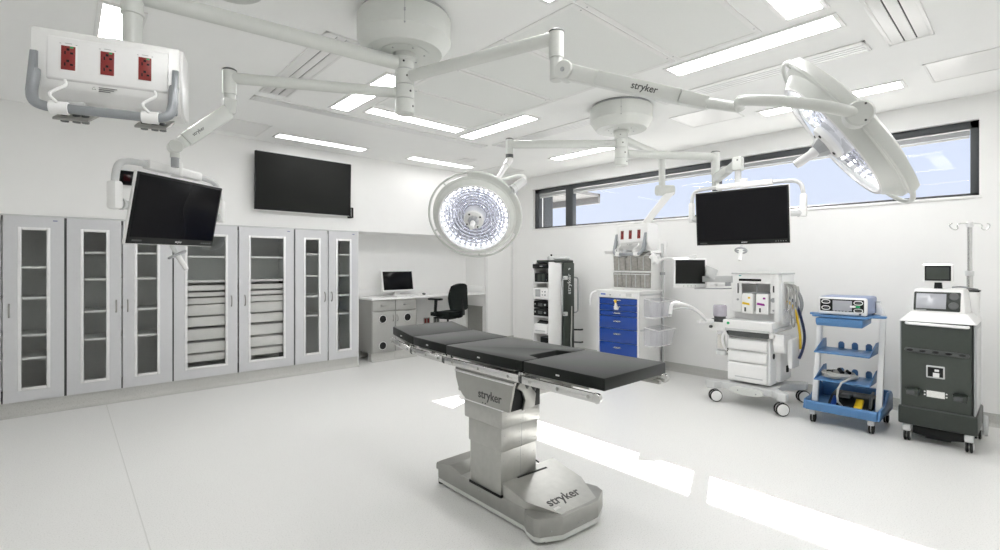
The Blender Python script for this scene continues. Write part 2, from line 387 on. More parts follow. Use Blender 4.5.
# ================================================================== CABINETS
def handle_v(x, y, z, t, L=.11, m=None):
    return obj('handle', B().tube([(x, y, z-L/2), (x, y-.022, z-L/2+.018), (x, y-.03, z), (x, y-.022, z+L/2-.018), (x, y, z+L/2)], .007, 10, smooth=2), m or ALU, t)
def cab_door(t, x0, x1, wx0, wx1, hx):
    z0, z1, wz0, wz1 = .143, 1.985, .28, 1.85; y0, y1 = YA-.024, YA-.004
    b = B()
    b.ring(x0, x1, z0, z1, wx0, wx1, wz0, wz1, y0, y1)
    d = obj('door', b, SILVER, t)
    f = B(); e = .028
    f.box(wx0-e, wx0, y0-.006, y0+.004, wz0-e, wz1+e, .003).box(wx1, wx1+e, y0-.006, y0+.004, wz0-e, wz1+e, .003)
    f.box(wx0, wx1, y0-.006, y0+.004, wz0-e, wz0, .003).box(wx0, wx1, y0-.006, y0+.004, wz1, wz1+e, .003)
    obj('window_trim', f, ALU, d)
    obj('glass_pane', B().box(wx0, wx1, y0+.006, y0+.010, wz0, wz1), DOORGL, d)
    handle_v(hx, y0, 1.05, d, .13, STEELD)
    return d
def cabinet(label, x0, x1, doors, shelves, trays=False, badge=True):
    t = thing('glass_door_cabinet', label, 'cabinet', ((x0+x1)/2, YA, .14), 0, 'silver glass-door cabinets along the left wall')
    b = B(); y1 = YR-.02
    b.box(x0, x0+.018, YA-.003, y1, .14, 1.997).box(x1-.018, x1, YA-.003, y1, .14, 1.997)
    b.box(x0, x1, YA-.003, y1, .14, .16).box(x0, x1, YA-.003, y1, 1.98, 1.997)
    obj('carcass', b, DGREY, t)
    obj('lining', B().box(x0+.018, x1-.018, y1-.012, y1, .16, 1.98).box(x0+.0185, x0+.024, YA+.03, y1, .16, 1.98).box(x1-.024, x1-.0185, YA+.03, y1, .16, 1.98), INNER, t)
    obj('top_rail', B().box(x0, x1, YA-.026, YA-.002, 1.986, 2.001, .002), LGREY, t)
    for d in doors: cab_door(t, *d)
    for z in shelves:
        sh = obj('shelf', B().box(x0+.026, x1-.026, YA+.022, y1-.02, z-.008, z+.008, .002), SHELF, t)
        obj('front_edge', B().box(x0+.026, x1-.026, YA+.014, YA+.022, z-.012, z+.012, .002), ALU, sh)
    if not trays:   # shelf standards at the sides
        for xx in (x0+.03, x1-.03):
            obj('shelf_standard', B().box(xx-.006, xx+.006, YA+.10, YA+.125, .2, 1.95), STEELD, t)
    if trays:
        xm = (x0+x1)/2
        for a, c in ((x0+.05, xm-.02), (xm+.02, x1-.05)):
            for z, hh in trays:
                d = obj('tray_drawer', B().box(a, c, YA+.03, y1-.1, z, z+hh, .008), TRAY, t)
                bb = B().box(a-.005, c+.005, YA+.022, YA+.032, z+hh-.012, z+hh, .003)
                for k in (.12, .5, .88):
                    xx = a+(c-a)*k; bb.box(xx-.004, xx+.004, YA+.022, YA+.028, z+hh-.05, z+hh-.008)
                obj('rim', bb, TRAY, d)
        obj('divider', B().box(xm-.008, xm+.008, YA+.05, y1, .16, 1.27), LGREY, t)
        obj('runner', B().box(x0+.026, x0+.046, YA+.06, y1-.1, .2, 1.27).box(x1-.046, x1-.026, YA+.06, y1-.1, .2, 1.27), DGREY, t)
    if badge:
        xb = x1-.06
        obj('maker_badge', B().box(xb-.035, xb, YA-.0265, YA-.0235, 1.945, 1.957, .001), mat('badge grey blue', (.20, .22, .36), .4), t)
    return t
cabinet('silver glass-door cabinet cut off by the left edge of the photo', -.93, .012,
        [(-.915, -.455, -.775, -.59, -.49), (-.443, .002, -.313, -.131, -.40)], [1.475, 1.165, .79, .56])
cabinet('silver glass-door cabinet with narrow panes, second from left, partly behind the hanging monitor', .012, .946,
        [(.022, .469, .155, .339, .425), (.482, .938, .61, .792, .525)], [1.63, 1.345, 1.0, .70])
TR = [(.325, .085), (.436, .121), (.589, .13), (.752, .113), (.886, .128), (1.027, .07), (1.115, .05), (1.185, .065)]
cabinet('widest silver cabinet, with wide panes showing stacked storage trays', .946, 2.325,
        [(.954, 1.624, 1.087, 1.489, 1.555), (1.641, 2.315, 1.777, 2.18, 1.71)], [1.60, 1.30], TR)
cabinet('silver glass-door cabinet with narrow panes, at the right end beside the desk niche', 2.325, 3.247,
        [(2.334, 2.782, 2.473, 2.653, 2.74), (2.796, 3.24, 2.929, 3.111, 2.84)], [1.65, 1.345, 1.06, .79])

# ================================================================== DESK NICHE
t = thing('worktop', 'white worktop with upstand spanning the desk niche', 'worktop', (4.6, 7.1, .955))
obj('top', B().box(3.49, 5.754, 6.785, YR-.002, .955, .985, .006), COUNTER, t)
obj('upstand', B().box(3.265, 5.754, YR-.018, YR-.002, .985, 1.11, .004).box(5.738, 5.754, 6.79, YR-.018, .985, 1.11, .004), COUNTER, t)
def desk_unit(label, x0, x1, hx):
    t = thing('base_cabinet', label, 'cabinet', ((x0+x1)/2, 6.87, 0), 0, 'grey base cabinets under the worktop')
    obj('carcass', B().box(x0, x1, 6.845, 7.33, .13, .954, .002), LAMI, t)
    d = obj('drawer', B().box(x0+.004, x1-.004, 6.822, 6.844, .785, .948, .003), LAMI, t)
    xm = (x0+x1)/2
    obj('drawer_pull', B().tube([(xm-.05, 6.822, .865), (xm-.05, 6.80, .865), (xm+.05, 6.80, .865), (xm+.05, 6.822, .865)], .006, 8), STEELD, d)
    d = obj('door', B().box(x0+.004, x1-.004, 6.822, 6.844, .135, .768, .003), LAMI, t)
    for z in (.655, .24):
        obj('vent_grommet', B().lathe([(0, .004), (.046, .004), (.05, .009), (.056, .009), (.058, 0)], (xm+.02*(1 if hx < xm else -1), 6.822, z), (0, -1, 0), 32), RUBBER, d)
        obj('grommet_rim', B().lathe([(.058, 0), (.058, .006), (.064, .006), (.064, 0)], (xm+.02*(1 if hx < xm else -1), 6.822, z), (0, -1, 0), 32), ALU, d)
    handle_v(hx, 6.822, .66, d, .10, STEELD)
    k = B(); k.prism([(6.855, .132), (6.85, .05), (6.84, .02), (6.80, 0), (6.95, 0), (6.95, .132)], 'x', x0, x1)
    obj('plinth', k, COVE, t)
desk_unit('left grey base cabinet under the worktop, next to the tall cabinets', 3.515, 3.912, 3.875)
desk_unit('right grey base cabinet under the worktop, beside the knee space', 3.918, 4.315, 3.955)
for x, l, m in ((4.86, 'wall socket with dark red inserts under the worktop', RED), (5.07, 'grey wall socket under the worktop, beside the chair', MGREY)):
    t = thing('wall_socket', l, 'socket', (x, YR, .43))
    obj('plate', B().box(x-.065, x+.065, YR-.008, YR-.0005, .44, .55, .003), STEELD, t)
    for dx in (-.03, .03): obj('insert', B().box(x+dx-.02, x+dx+.02, YR-.011, YR-.007, .455, .535, .002), m if m is RED else DGREY, t)
t = thing('wall_grille', 'stainless ribbed panel low on the side wall of the desk niche', 'vent', (5.75, 7.1, .3))
b = B()
for k in range(9): b.box(5.744, 5.7555, 6.86+k*.048, 6.904+k*.048, .16, .72, .002)
obj('ribbed_sheet', b, STEELD, t)
obj('rim', B().box(5.738, 5.7555, 6.85, 7.30, .72, .735, .002), STEELD, t)
# computer
M = axes((4.14, 7.12, 1.235), (.998, .06, 0), (-.03, .16, .985))
t = thing('computer_monitor', 'white-framed desktop computer screen on the worktop', 'monitor', (4.14, 7.14, .986))
obj('casing', B().box(-.315, .315, -.175, .18, -.03, 0, .012), PLASTIC, t, M)
obj('screen', B().box(-.285, .285, -.148, .158, -.002, .003, .001), SCREEN, t, M)
obj('stand', B().box(4.04, 4.24, 7.08, 7.24, .986, 1.0, .004).hexa([(4.09, 7.14, 1.0), (4.19, 7.14, 1.0), (4.19, 7.17, 1.0), (4.09, 7.17, 1.0), (4.09, 7.15, 1.2), (4.19, 7.15, 1.2), (4.19, 7.18, 1.2), (4.09, 7.18, 1.2)]), PLASTIC, t)
t = thing('keyboard', 'white keyboard lying in front of the desktop screen', 'keyboard', (4.2, 6.97, .986))
obj('base', B().box(4.0, 4.42, 6.92, 7.05, .986, .998, .004), PLASTIC, t)
b = B()
for r in range(4):
    for q in range(14): b.box(4.012+q*.0285, 4.036+q*.0285, 6.93+r*.028, 6.953+r*.028, .998, 1.003, .002, 1)
o = obj('keys', b, WHITE, t); o['kind'] = 'stuff'
t = thing('computer_mouse', 'small dark mouse on the worktop right of the keyboard', 'mouse', (4.60, 7.05, .9855))
obj('shell', B().ball((4.60, 7.05, 1.004), .033, .8, 1.3, .55), DGREY, t); obj('wheel', B().cyl((4.595, 7.02, 1.016), (4.605, 7.02, 1.016), .007, seg=12), LGREY, t)

# office chair
def chair(label, x, y, rz):
    t = thing('office_chair', label, 'chair', (x, y, 0), rz)
    L = lambda n, b, m, p=t: obj(n, b, m, p, world=False)
    zs = .70
    seat = B(); prof = []
    tb = bmesh.new(); bmesh.ops.create_cube(tb, size=1)
    bmesh.ops.subdivide_edges(tb, edges=tb.edges[:], cuts=5, use_grid_fill=True)
    for v in tb.verts:
        X, Y, Z = v.co*2; r = max(abs(X), abs(Y)); 
        q = math.hypot(X, Y) or 1; k = (r/q)**.45
        v.co = Vector((X*k*.25, Y*k*.24, zs+Z*.045-(.02*(Y > .5) if Z > 0 else 0)-.012*(1-X*X) * (Z > 0)))
    bmesh.ops.smooth_vert(tb, verts=tb.verts, factor=.5, use_axis_x=True, use_axis_y=True, use_axis_z=True)
    seat.add(tb); L('seat', seat, CHAIR)
    back = B(); tb = bmesh.new(); bmesh.ops.create_cube(tb, size=1)
    bmesh.ops.subdivide_edges(tb, edges=tb.edges[:], cuts=7, use_grid_fill=True)
    for v in tb.verts:
        X, Y, Z = v.co*2; r = max(abs(X), abs(Z)); q = math.hypot(X, Z) or 1; k = (r/q)**(.55 if Z > 0 else .3)
        w = .225*(1-.06*(Z > 0)*Z)
        v.co = Vector((X*k*w, -.25+Y*.035+.05*X*X*.8-.03*abs(Z), zs+.275+Z*k*.225))
    bmesh.ops.smooth_vert(tb, verts=tb.verts, factor=.5, use_axis_x=True, use_axis_y=True, use_axis_z=True)
    back.add(tb); L('backrest', back, CHAIR)
    L('back_bracket', B().tube([(0, -.12, zs-.06), (0, -.30, zs-.05), (0, -.315, zs+.05), (0, -.29, zs+.25)], .022, 10, smooth=2), BLACK)
    for s in (-1, 1):
        a = L('armrest', B().box(s*.30-.04, s*.30+.04, -.12, .15, zs+.23, zs+.26, .012), BLACK)
        L('arm_post', B().beam((s*.29, .03, zs-.03), (s*.30, .0, zs+.23), .05, .025, .05, .03, .004, (0, 1, 0)).box(min(s*.12, s*.30), max(s*.12, s*.30), 0, .05, zs-.07, zs-.045, .004), BLACK, a)
    L('tilt_mechanism', B().box(-.09, .09, -.12, .12, zs-.10, zs-.045, .012), BLACK)
    L('adjust_lever', B().tube([(.05, .05, zs-.085), (.24, .07, zs-.09), (.27, .07, zs-.12)], .008, 8), BLACK)
    L('gas_lift', B().cyl((0, 0, .10), (0, 0, .42), .03).cyl((0, 0, .40), (0, 0, zs-.09), .017), BLACK)
    L('foot_ring', B().tube([(.2*math.cos(a*PI/12), .2*math.sin(a*PI/12), .28) for a in range(24)], .01, 8, True).box(-.2, .2, -.012, .012, .27, .285), CHROME)
    for k in range(5):
        a = 2*PI*k/5+.3; d = Vector((math.cos(a), math.sin(a), 0))
        g = L('base_leg', B().beam(d*.03+Vector((0, 0, .115)), d*.30+Vector((0, 0, .085)), .05, .045, .03, .025, .005), BLACK)
        L('caster', B().wheel(d*.30+Vector((0, 0, .03)), .03, .04, (-d.y, d.x, 0)).cyl(d*.30+Vector((0, 0, .03)), d*.30+Vector((0, 0, .08)), .01), BLACK, g)
    return t
cp = PD(456, 300, 8.0)
chair('black office chair with armrests facing the desk niche', cp.x-.05, cp.y+.16, .25)

# ================================================================== WALL TELEVISION, CLOCK
M = axes((2.452, YA-.105, 2.587), (1, .022, 0), (0, -.03, 1))
t = thing('wall_television', 'large black television mounted on the wall above the cabinets', 'television', (2.452, YA, 2.22))
obj('casing', B().box(-.648, .648, -.374, .374, -.045, 0, .006), BLACK, t, M)
obj('screen', B().box(-.636, .636, -.355, .362, -.001, .002, .001), SCREENM, t, M)
obj('wall_bracket', B().box(2.2, 2.7, YA-.07, YA-.002, 2.45, 2.75, .005), DGREY, t)
obj('rim', B().box(-.648, .648, .374, .379, -.03, -.002, .001).box(-.648, .648, -.379, -.374, -.03, -.002, .001).box(.648, .653, -.374, .374, -.03, -.002, .001), ALU, t, M)
t = thing('wall_control_box', 'small black box on the wall at the television lower right corner', 'control box', (3.11, YA, 2.2))
obj('body', B().box(3.085, 3.135, YA-.10, YA-.001, 2.185, 2.335, .005), BLACK, t); obj('strip', B().box(3.095, 3.10, YA-.102, YA-.099, 2.20, 2.32), LGREY, t)
t = thing('wall_clock', 'black digital wall clock with red digits behind the left hanging monitor', 'clock', (.6, YA, 2.38))
obj('case', B().box(.445, .80, YA-.05, YA-.001, 2.385, 2.54, .006), BLACK, t); obj('face', B().box(.46, .785, YA-.053, YA-.049, 2.40, 2.525, .002), SCREEN, t)
b = B()
for dx in (.50, .53, .585, .615):
    for z in (2.43, 2.462, 2.494): b.box(dx-.007, dx+.007, YA-.0545, YA-.0528, z-.002, z+.002)
    for z in (2.446, 2.478): b.box(dx-.011, dx-.008, YA-.0545, YA-.0528, z-.012, z+.012).box(dx+.008, dx+.011, YA-.0545, YA-.0528, z-.012, z+.012)
obj('digits', b, emit('red digits', (.6, .03, .05), .12), t)

# ================================================================== OPERATING TABLE
t = thing('operating_table', 'stainless operating table with black mattress sections in the middle of the room', 'operating table', (2.134, 2.22, 0))
TX0, TX1 = 1.857, 2.412
def pad(name, y0, y1, za0, za1, notch=False):
    b = B(); th = .062
    if not notch:
        b.hexa([(TX0, y0, za0-th), (TX1, y0, za0-th), (TX1, y1, za1-th), (TX0, y1, za1-th), (TX0, y0, za0), (TX1, y0, za0), (TX1, y1, za1), (TX0, y1, za1)], .007)
    else:
        P = [(TX0, y0), (1.985, y0), (2.015, y0+.10), (2.255, y0+.10), (2.285, y0), (TX1, y0), (TX1, y1), (TX0, y1)]
        b.prism(P, 'z', za0-th, za0, .006)
    return obj(name, b, FABRIC, t)
sec = [('leg_pad', 1.335, 1.868, .975, .976), ('seat_pad', 1.876, 2.585, .976, .978), ('back_pad', 2.587, 2.985, .979, .988), ('head_pad', 2.987, 3.275, .988, 1.032)]
for n, a, c, z0, z1 in sec:
    p = pad(n, a, c, z0, z1, n == 'seat_pad')
    for y, z in (((a+c)/2+.02, (z0+z1)/2-.035),):
        obj('tag', B().box(TX0-.0015, TX0+.001, y-.012, y+.012, z-.004, z+.004), ALU, p)
rl = [(1.345, 1.85, .912, .912), (1.875, 2.56, .914, .914), (2.59, 2.955, .916, .924), (2.98, 3.255, .925, .966)]
for k, (a, c, z0, z1) in enumerate(rl):
    fr = obj('section_frame', B().hexa([(1.885, a+.10, z0-.016), (2.385, a+.10, z0-.016), (2.385, c, z1-.016), (1.885, c, z1-.016), (1.885, a+.10, z0-.001), (2.385, a+.10, z0-.001), (2.385, c, z1-.002), (1.885, c, z1-.002)], .003), STEEL, t)
    for x in (1.832, 2.437):
        r = obj('side_rail', B().beam((x, a, z0-.030), (x, c, z1-.030), .014, .042, .014, .042, .004), CHROME, t)
        s_ = 1 if x < 2 else -1
        b = B()
        for q in (.12, .5, .88):
            y = a+(c-a)*q; z = z0+(z1-z0)*q-.030
            b.cyl((x-.009*s_, y, z), (x+.055*s_, y, z), .009, seg=12)
        obj('rail_spacer', b, STEEL, r)
        if k == 0: obj('end_cap', B().cyl((x-.010, a+.012, z0-.030), (x+.010, a+.012, z0-.030), .024, bev=.003), CHROME, r)
    # lower frame bar
    for x in (1.862, 2.408):
        obj('frame_bar', B().beam((x, a+.02, z0-.05), (x, c, z1-.05), .02, .022, .02, .022, .003), STEELD, t)
for y, z in ((1.862, .905), (2.575, .905), (2.968, .912)):
    for x in (1.845, 2.424):
        j = obj('hinge_joint', B().cyl((x-.016, y, z-.028), (x+.016, y, z-.028), .017, bev=.003), DGREY, t)
        obj('joint_knob', B().cyl((x-.012, y+.012, z+.005), (x+.012, y+.012, z+.005), .010, seg=14).box(x-.008, x+.008, y-.012, y+.02, z-.002, z+.014, .003), CHROME, j)
# underslung housing with the lettering
prof = [(1.935, .846), (1.945, .826), (1.985, .668), (2.375, .668), (2.41, .69), (2.455, .735), (2.478, .79), (2.482, .835), (2.482, .85)]
b = B(); b.prism(prof, 'x', 1.856, 1.876, .003); b.prism(prof, 'x', 2.388, 2.408, .003)
b.box(1.87, 2.39, 2.05, 2.47, .70, .83, .004)
hs = obj('tilt_housing', b, STEELD, t)
obj('ledge', B().box(1.848, 1.88, 1.945, 2.482, .826, .838, .003), ALU, hs); obj('ledge', B().box(2.385, 2.416, 1.945, 2.482, .826, .838, .003), ALU, hs)
obj('upper_channel', B().box(1.862, 2.40, 1.95, 2.482, .836, .866, .003), STEELD, hs)
text('lettering', 'stryker', .072, axes((1.8555, 2.148, .727), (0, -1, 0), (0, 0, 1)), TEXT, hs)
b = B()
for q in (2.21, 2.185): b.cyl((1.854, q, .678), (1.858, q, .678), .004, seg=10)
obj('screw', b, DGREY, hs)
obj('drive_recess', B().box(1.885, 2.12, 1.99, 2.06, .665, .82, .003), BLACK, t)
b = B(); b.prism([(1.905, .80), (1.945, .838), (2.0, .815), (2.065, .745), (2.055, .675), (1.955, .662), (1.975, .72), (1.95, .775)], 'y', 1.968, 1.985, .005)
obj('tilt_link', b, STEELD, t)
obj('actuator', B().cyl((1.99, 1.95, .86), (1.99, 2.04, .69), .02).cyl((1.96, 1.925, .855), (2.04, 1.925, .855), .016).cyl((2.06, 1.96, .83), (2.06, 2.03, .68), .016), DGREY, t)
# column
cx0, cx1, cy0, cy1 = 1.889, 2.188, 2.085, 2.375
b = B(); b.box(cx0, cx1, cy0, cy1, .14, .545, .010)
cl = obj('column', b, STEEL, t)
obj('column_collar', B().box(cx0-.006, cx1+.006, cy0-.010, cy1+.010, .405, .553, .012).box(cx0-.012, cx1+.012, cy0-.022, cy1+.045, .545, .66, .012), STEEL, t)
obj('collar_rim', B().box(cx0-.014, cx1+.014, cy0-.025, cy0-.011, .652, .664, .003).box(cx1+.002, cx1+.014, cy0-.018, cy1+.04, .652, .664, .003).box(cx0-.014, cx0-.002, cy0-.018, cy1+.04, .652, .664, .003), ALU, t)
b = B()
for z in (.62, .575, .50, .44, .35): 
    for x in (1.91, 2.03, 2.07, 2.165): b.cyl((x, cy0-.0235 if z > .545 else (cy0-.0115 if z > .405 else cy0-.0015), z), (x, cy0-.018 if z > .545 else (cy0-.008 if z > .41 else cy0), z), .003, seg=8)
obj('rivet', b, MGREY, cl)['kind'] = 'stuff'
obj('seam', B().box(2.048, 2.050, cy0-.0227, cy0, .56, .65).box(2.048, 2.050, cy0-.0107, cy0, .41, .545).box(2.048, 2.050, cy0-.0005, cy0, .15, .41), MGREY, cl)
obj('gaiter', B().box(cx0-.004, cx1+.004, cy0-.004, cy1+.004, .14, .156, .003), RUBBER, t)
# base
out = [(1.900, 1.905), (1.872, 1.86), (1.862, 1.80), (1.878, 1.765), (1.992, 1.702), (2.285, 1.686), (2.405, 1.742), (2.428, 1.80), (2.415, 1.86), (2.388, 1.905), (2.388, 2.735), (2.36, 2.765), (1.925, 2.765), (1.900, 2.735)]
b = B(); b.prism(out, 'z', .045, .146, .006)
base = obj('base', b, STEELD, t)
b = B(); b.prism([(2.762, .13), (2.755, .148), (2.59, .178), (2.48, .1465), (2.48, .10), (2.762, .10)], 'x', 1.9005, 2.3875, .005)
obj('rear_cover', b, STEELD, t)
hz = lambda y: .148+(y-1.72)*.21
HV = [(1.902, 2.125), (1.902, 1.897), (2.0, 1.722), (2.295, 1.706), (2.386, 1.89), (2.386, 2.125)]
n = len(HV)
vs = [(x, y+(.03 if y > 2.1 else 0), .144) for x, y in HV]+[(x, y, hz(y)) for x, y in HV]
fs = [tuple(range(n-1, -1, -1)), tuple(range(n, 2*n))]+[(i, (i+1) % n, n+(i+1) % n, n+i) for i in range(n)]
tb = B().poly(vs, fs); bmesh.ops.bevel(tb.bm, geom=tb.bm.edges[:], offset=.004, segments=2, affect='EDGES', clamp_overlap=True)
hood = obj('hood', tb, STEEL, t)
sl = math.atan(.21)
text('lettering', 'stryker', .088, axes((2.125, 1.815, hz(1.815)+.0006), (1, -.05, -.0105), (0, 1, .21)), TEXT, hood, ext=.0006)
obj('vent_slot', B().hexa([(x, y, hz(y)+dz) for dz in (0, .001) for x, y in ((2.02, 2.075), (2.265, 2.06), (2.265, 2.075), (2.02, 2.09))]), BLACK, hood)
obj('sticker', B().hexa([(1.995, 1.757, hz(1.757)), (2.04, 1.757, hz(1.757)), (2.04, 1.775, hz(1.775)), (1.995, 1.775, hz(1.775)), (1.995, 1.757, hz(1.757)+.001), (2.04, 1.757, hz(1.757)+.001), (2.04, 1.775, hz(1.775)+.001), (1.995, 1.775, hz(1.775)+.001)]), PAPER, hood)
sk = [(x+(.012 if x < 2.13 else -.012)*.4, y) for x, y in out]
b = B(); b.prism(sk, 'z', .018, .046, .004)
obj('skirt', b, WARM, t)
for x, y in ((1.93, 1.80), (2.36, 1.79), (1.94, 2.74), (2.35, 2.74)):
    obj('foot', B().cyl((x, y, 0), (x, y, .03), .028), RUBBER, t)
b = B()
for y, z in ((2.30, .11), (2.27, .11)): b.cyl((1.898, y, z), (1.902, y, z), .005, seg=10)
for x, y in ((1.935, 1.7335), (2.12, 1.6945), (2.15, 1.693)): b.cyl((x, y-.003, .075), (x, y+.004, .075), .004, seg=10)
obj('bolt', b, MGREY, base)
obj('release_lever', B().tube([(2.215, 2.16, .24), (2.225, 2.13, .262), (2.225, 2.10, .255)], .005, 8), BLACK, t)

# ================================================================== CEILING COLUMNS AND ARMS
C1, C2 = Vector((1.65, 2.755, 0)), Vector((4.22, 2.83, 0))
def column(label, c, R, zs, rc):
    t = thing('boom_mount', label, 'ceiling column', (c.x, c.y, ZC))
    zt, zb, zu = zs[0], zs[1], zs[2]
    cov = obj('canopy', B().lathe([(0, ZC-.022-.0), (R-.015, ZC-.022), (R, ZC-.03), (R, zb), (R-.06, zu), (R*.55, zu-.002), (0, zu-.002)], (c.x, c.y, 0), seg=72), WARM, t)
    obj('gap_ring', B().cyl((c.x, c.y, ZC-.024), (c.x, c.y, ZC), R-.02, seg=64), MGREY, t)
    obj('bearing_plate', B().lathe([(0, zu-.006), (R*.53, zu-.006), (R*.53, zu), (0, zu)], (c.x, c.y, 0)), WARM, t)
    d = Vector((-c.x, -c.y, 0)).normalized()
    b = B()
    for z in (zt-.03, zb+.06, zb-.01): b.cyl(c+d*(R-.003)+Vector((0, 0, z)), c+d*(R+.002)+Vector((0, 0, z)), .006, seg=10)
    for k in range(6):
        a = k*PI/3+.4; p = c+Vector((math.cos(a), math.sin(a), 0))*R*.42; b.cyl(p+Vector((0, 0, zu-.010)), p+Vector((0, 0, zu-.004)), .006, seg=10)
    obj('screw', b, MGREY, cov)
    e = Vector((-d.y, d.x, 0))*.0015
    P = [c+d*(R-.01)-e, c+d*(R+.0012)-e, c+d*(R+.0012)+e, c+d*(R-.01)+e]
    obj('seam', B().hexa([(p.x, p.y, zb) for p in P]+[(p.x, p.y, ZC-.03) for p in P]), MGREY, cov)
    obj('bearing', B().lathe([(rc+.012, zu), (rc+.014, zu-.03), (rc+.004, zu-.035), (rc+.004, zu-.055), (rc-.01, zu-.055)], (c.x, c.y, 0)), WARM, t)
    for a, k in zip(zs[3:], zs[4:]):
        g = .0015
        obj('rotary_joint', B().lathe([(0, a-g), (rc-.004, a-g), (rc, a-g-.004), (rc, k+g+.004), (rc-.004, k+g), (0, k+g)], (c.x, c.y, 0)), WARM, t)
    obj('spindle', B().cyl((c.x, c.y, zu), (c.x, c.y, zs[-1]+.01), rc-.006), MGREY, t)
    b = B()
    for i, (a, k) in enumerate(zip(zs[3:], zs[4:])):
        q = d*math.cos(.35*i)+Vector((-d.y, d.x, 0))*math.sin(.35*i-.1); q.normalize()
        b.cyl(c+q*(rc-.002)+Vector((0, 0, (a+k)/2)), c+q*(rc+.002)+Vector((0, 0, (a+k)/2)), .007, seg=12)
    obj('set_screw', b, BLACK, t)
    return t
column('nearer ceiling column carrying three arms, under a big round canopy', C1, .30, [3.05, 2.95, 2.876, 2.85, 2.766, 2.667, 2.576, 2.482], .061)
column('farther ceiling column with round canopy in front of the window', C2, .31, [3.05, 2.96, 2.875, 2.86, 2.78, 2.69, 2.585, 2.51], .066)

def arm(label, c, z, end, r, rv, ztop, zsl, zpost, rc=.061, elbow=True, col=WARM):
    e = Vector((end[0], end[1], z)); p = Vector((c.x, c.y, z)); d = (e-p).normalized()
    t = thing('ceiling_boom', label, 'ceiling boom', (e.x, e.y, zpost), 0, 'white boom arms under the ceiling')
    obj('arm_tube', B().cyl(p+d*(rc-.004), e-d*.01, r, r*.96, 28), col, t)
    obj('elbow_sleeve', B().lathe([(0, ztop), (rv-.004, ztop), (rv, ztop-.004), (rv, zsl), (0, zsl)], (e.x, e.y, 0), seg=36), col, t)
    obj('sleeve_cap', B().lathe([(0, ztop+.007), (rv-.006, ztop+.007), (rv+.002, ztop+.001), (rv+.002, ztop-.006), (0, ztop-.006)], (e.x, e.y, 0), seg=36), DGREY if elbow else col, t)
    obj('post', B().cyl((e.x, e.y, zsl+.01), (e.x, e.y, zpost), rv-.006, bev=.003), col, t)
    return t, e
# arm to the big socket panel at upper left
tA, eA = arm('thick boom arm from the nearer column to the socket panel at upper left', C1, 2.805, PD(132.5, -3, 2.325), .043, .046, 2.86, 2.705, 2.50, elbow=False)
obj('post_collar', B().lathe([(.040, 2.715), (.0475, 2.713), (.0475, 2.703), (.040, 2.70)], (eA.x, eA.y, 0)), WARM, tA)
# arm to left monitor
tB, eB = arm('boom arm with a sloping spring section carrying the left hanging monitor', C1, 2.619, PD(229.5, 78, 2.889), .034, .038, 2.665, 2.52, 2.41)
b = B(); b.hexa([eB+Vector(q) for q in ((-.03, -.03, -.215), (.03, -.03, -.215), (.03, .03, -.215), (-.03, .03, -.215), (-.035, -.035, -.13), (.035, -.035, -.13), (.035, .035, -.13), (-.035, .035, -.13))], .006)
obj('knuckle', b, WARM, tB)
SB0 = PD(228, 112, 2.86); SB1 = PD(175, 147, 2.68)
mid = SB0.lerp(SB1, .82)
sa = obj('spring_arm', B().beam(SB0, mid, .075, .085, .07, .078, .012).beam(mid, SB1, .062, .068, .055, .056, .01), WARM, tB)
dB = (SB1-SB0).normalized(); xB = dB.cross(Vector((0, 0, 1))).normalized(); 
nrm = xB if xB.dot(-SB0) > 0 else -xB
text('lettering', 'stryker', .026, axes(SB0.lerp(SB1, .60)+nrm*.0355, -dB if (-dB).dot(Vector((SA, -CA, 0))) > 0 else dB, (0, 0, 1)), TEXT, sa)
obj('end_pivot', B().cyl(SB1-nrm*.034, SB1+nrm*.034, .036, bev=.005).cyl(SB1+Vector((0, 0, -.02)), SB1+Vector((0, 0, -.06)), .024), WARM, tB)
obj('swivel_pin', B().cyl(SB1+Vector((0, 0, -.055)), SB1+Vector((0, 0, -.112)), .02), MGREY, tB)
# arm to right lamp
tD, eD = arm('boom arm with a long lettered spring section reaching to the right surgical lamp', C1, 2.722, PD(556.4, 38, 2.596), .037, .040, 2.752, 2.61, 2.49)
SD0 = PD(566, 72, 2.54); SD1 = PD(709, 103.5, 2.16); SD2 = PD(740, 108, 2.06)
dD = (SD1-SD0).normalized(); xD = dD.cross(Vector((0, 0, 1))).normalized(); nD = xD if xD.dot(-SD0+Vector((0, 0, 1.5))) > 0 else -xD
obj('pivot_disc', B().cyl(SD0-nD*.035, SD0+nD*.045, .050, bev=.004), WARM, tD)
obj('pivot_bolt', B().cyl(SD0+nD*.044, SD0+nD*.048, .012, seg=12), MGREY, tD)
m1 = SD0.lerp(SD1, .25); m2 = SD0.lerp(SD1, .83)
sa = obj('spring_arm', B().beam(SD0, m1, .058, .082, .058, .072, .006).beam(m1, m2, .062, .072, .062, .062, .006).beam(m2, SD1, .058, .062, .054, .052, .006), WARM, tD)
text('lettering', 'stryker', .046, axes(SD0.lerp(SD1, .60)+nD*.0315, dD, (0, 0, 1)), TEXT, sa)
obj('arm_tip', B().cyl(SD1-dD*.03, SD2, .024, .021, bev=.003), WARM, tD)
# arm to the middle lamp
tC, eC = arm('boom arm from the farther column to the facing surgical lamp at left', C2, 2.735, PD(509.5, 144.5, 4.95), .042, .037, 2.79, 2.62, 2.585, .066)
obj('dark_collar', B().cyl((eC.x, eC.y, 2.60), (eC.x, eC.y, 2.632), .039), DGREY, tC)
SC0 = Vector((eC.x, eC.y, 2.575)); SC1 = PD(497, 180, 4.42)
obj('spring_arm', B().cyl(SC0, SC0.lerp(SC1, .35), .036, .034).cyl(SC0.lerp(SC1, .33), SC1, .028, .024), WHITE, tC)
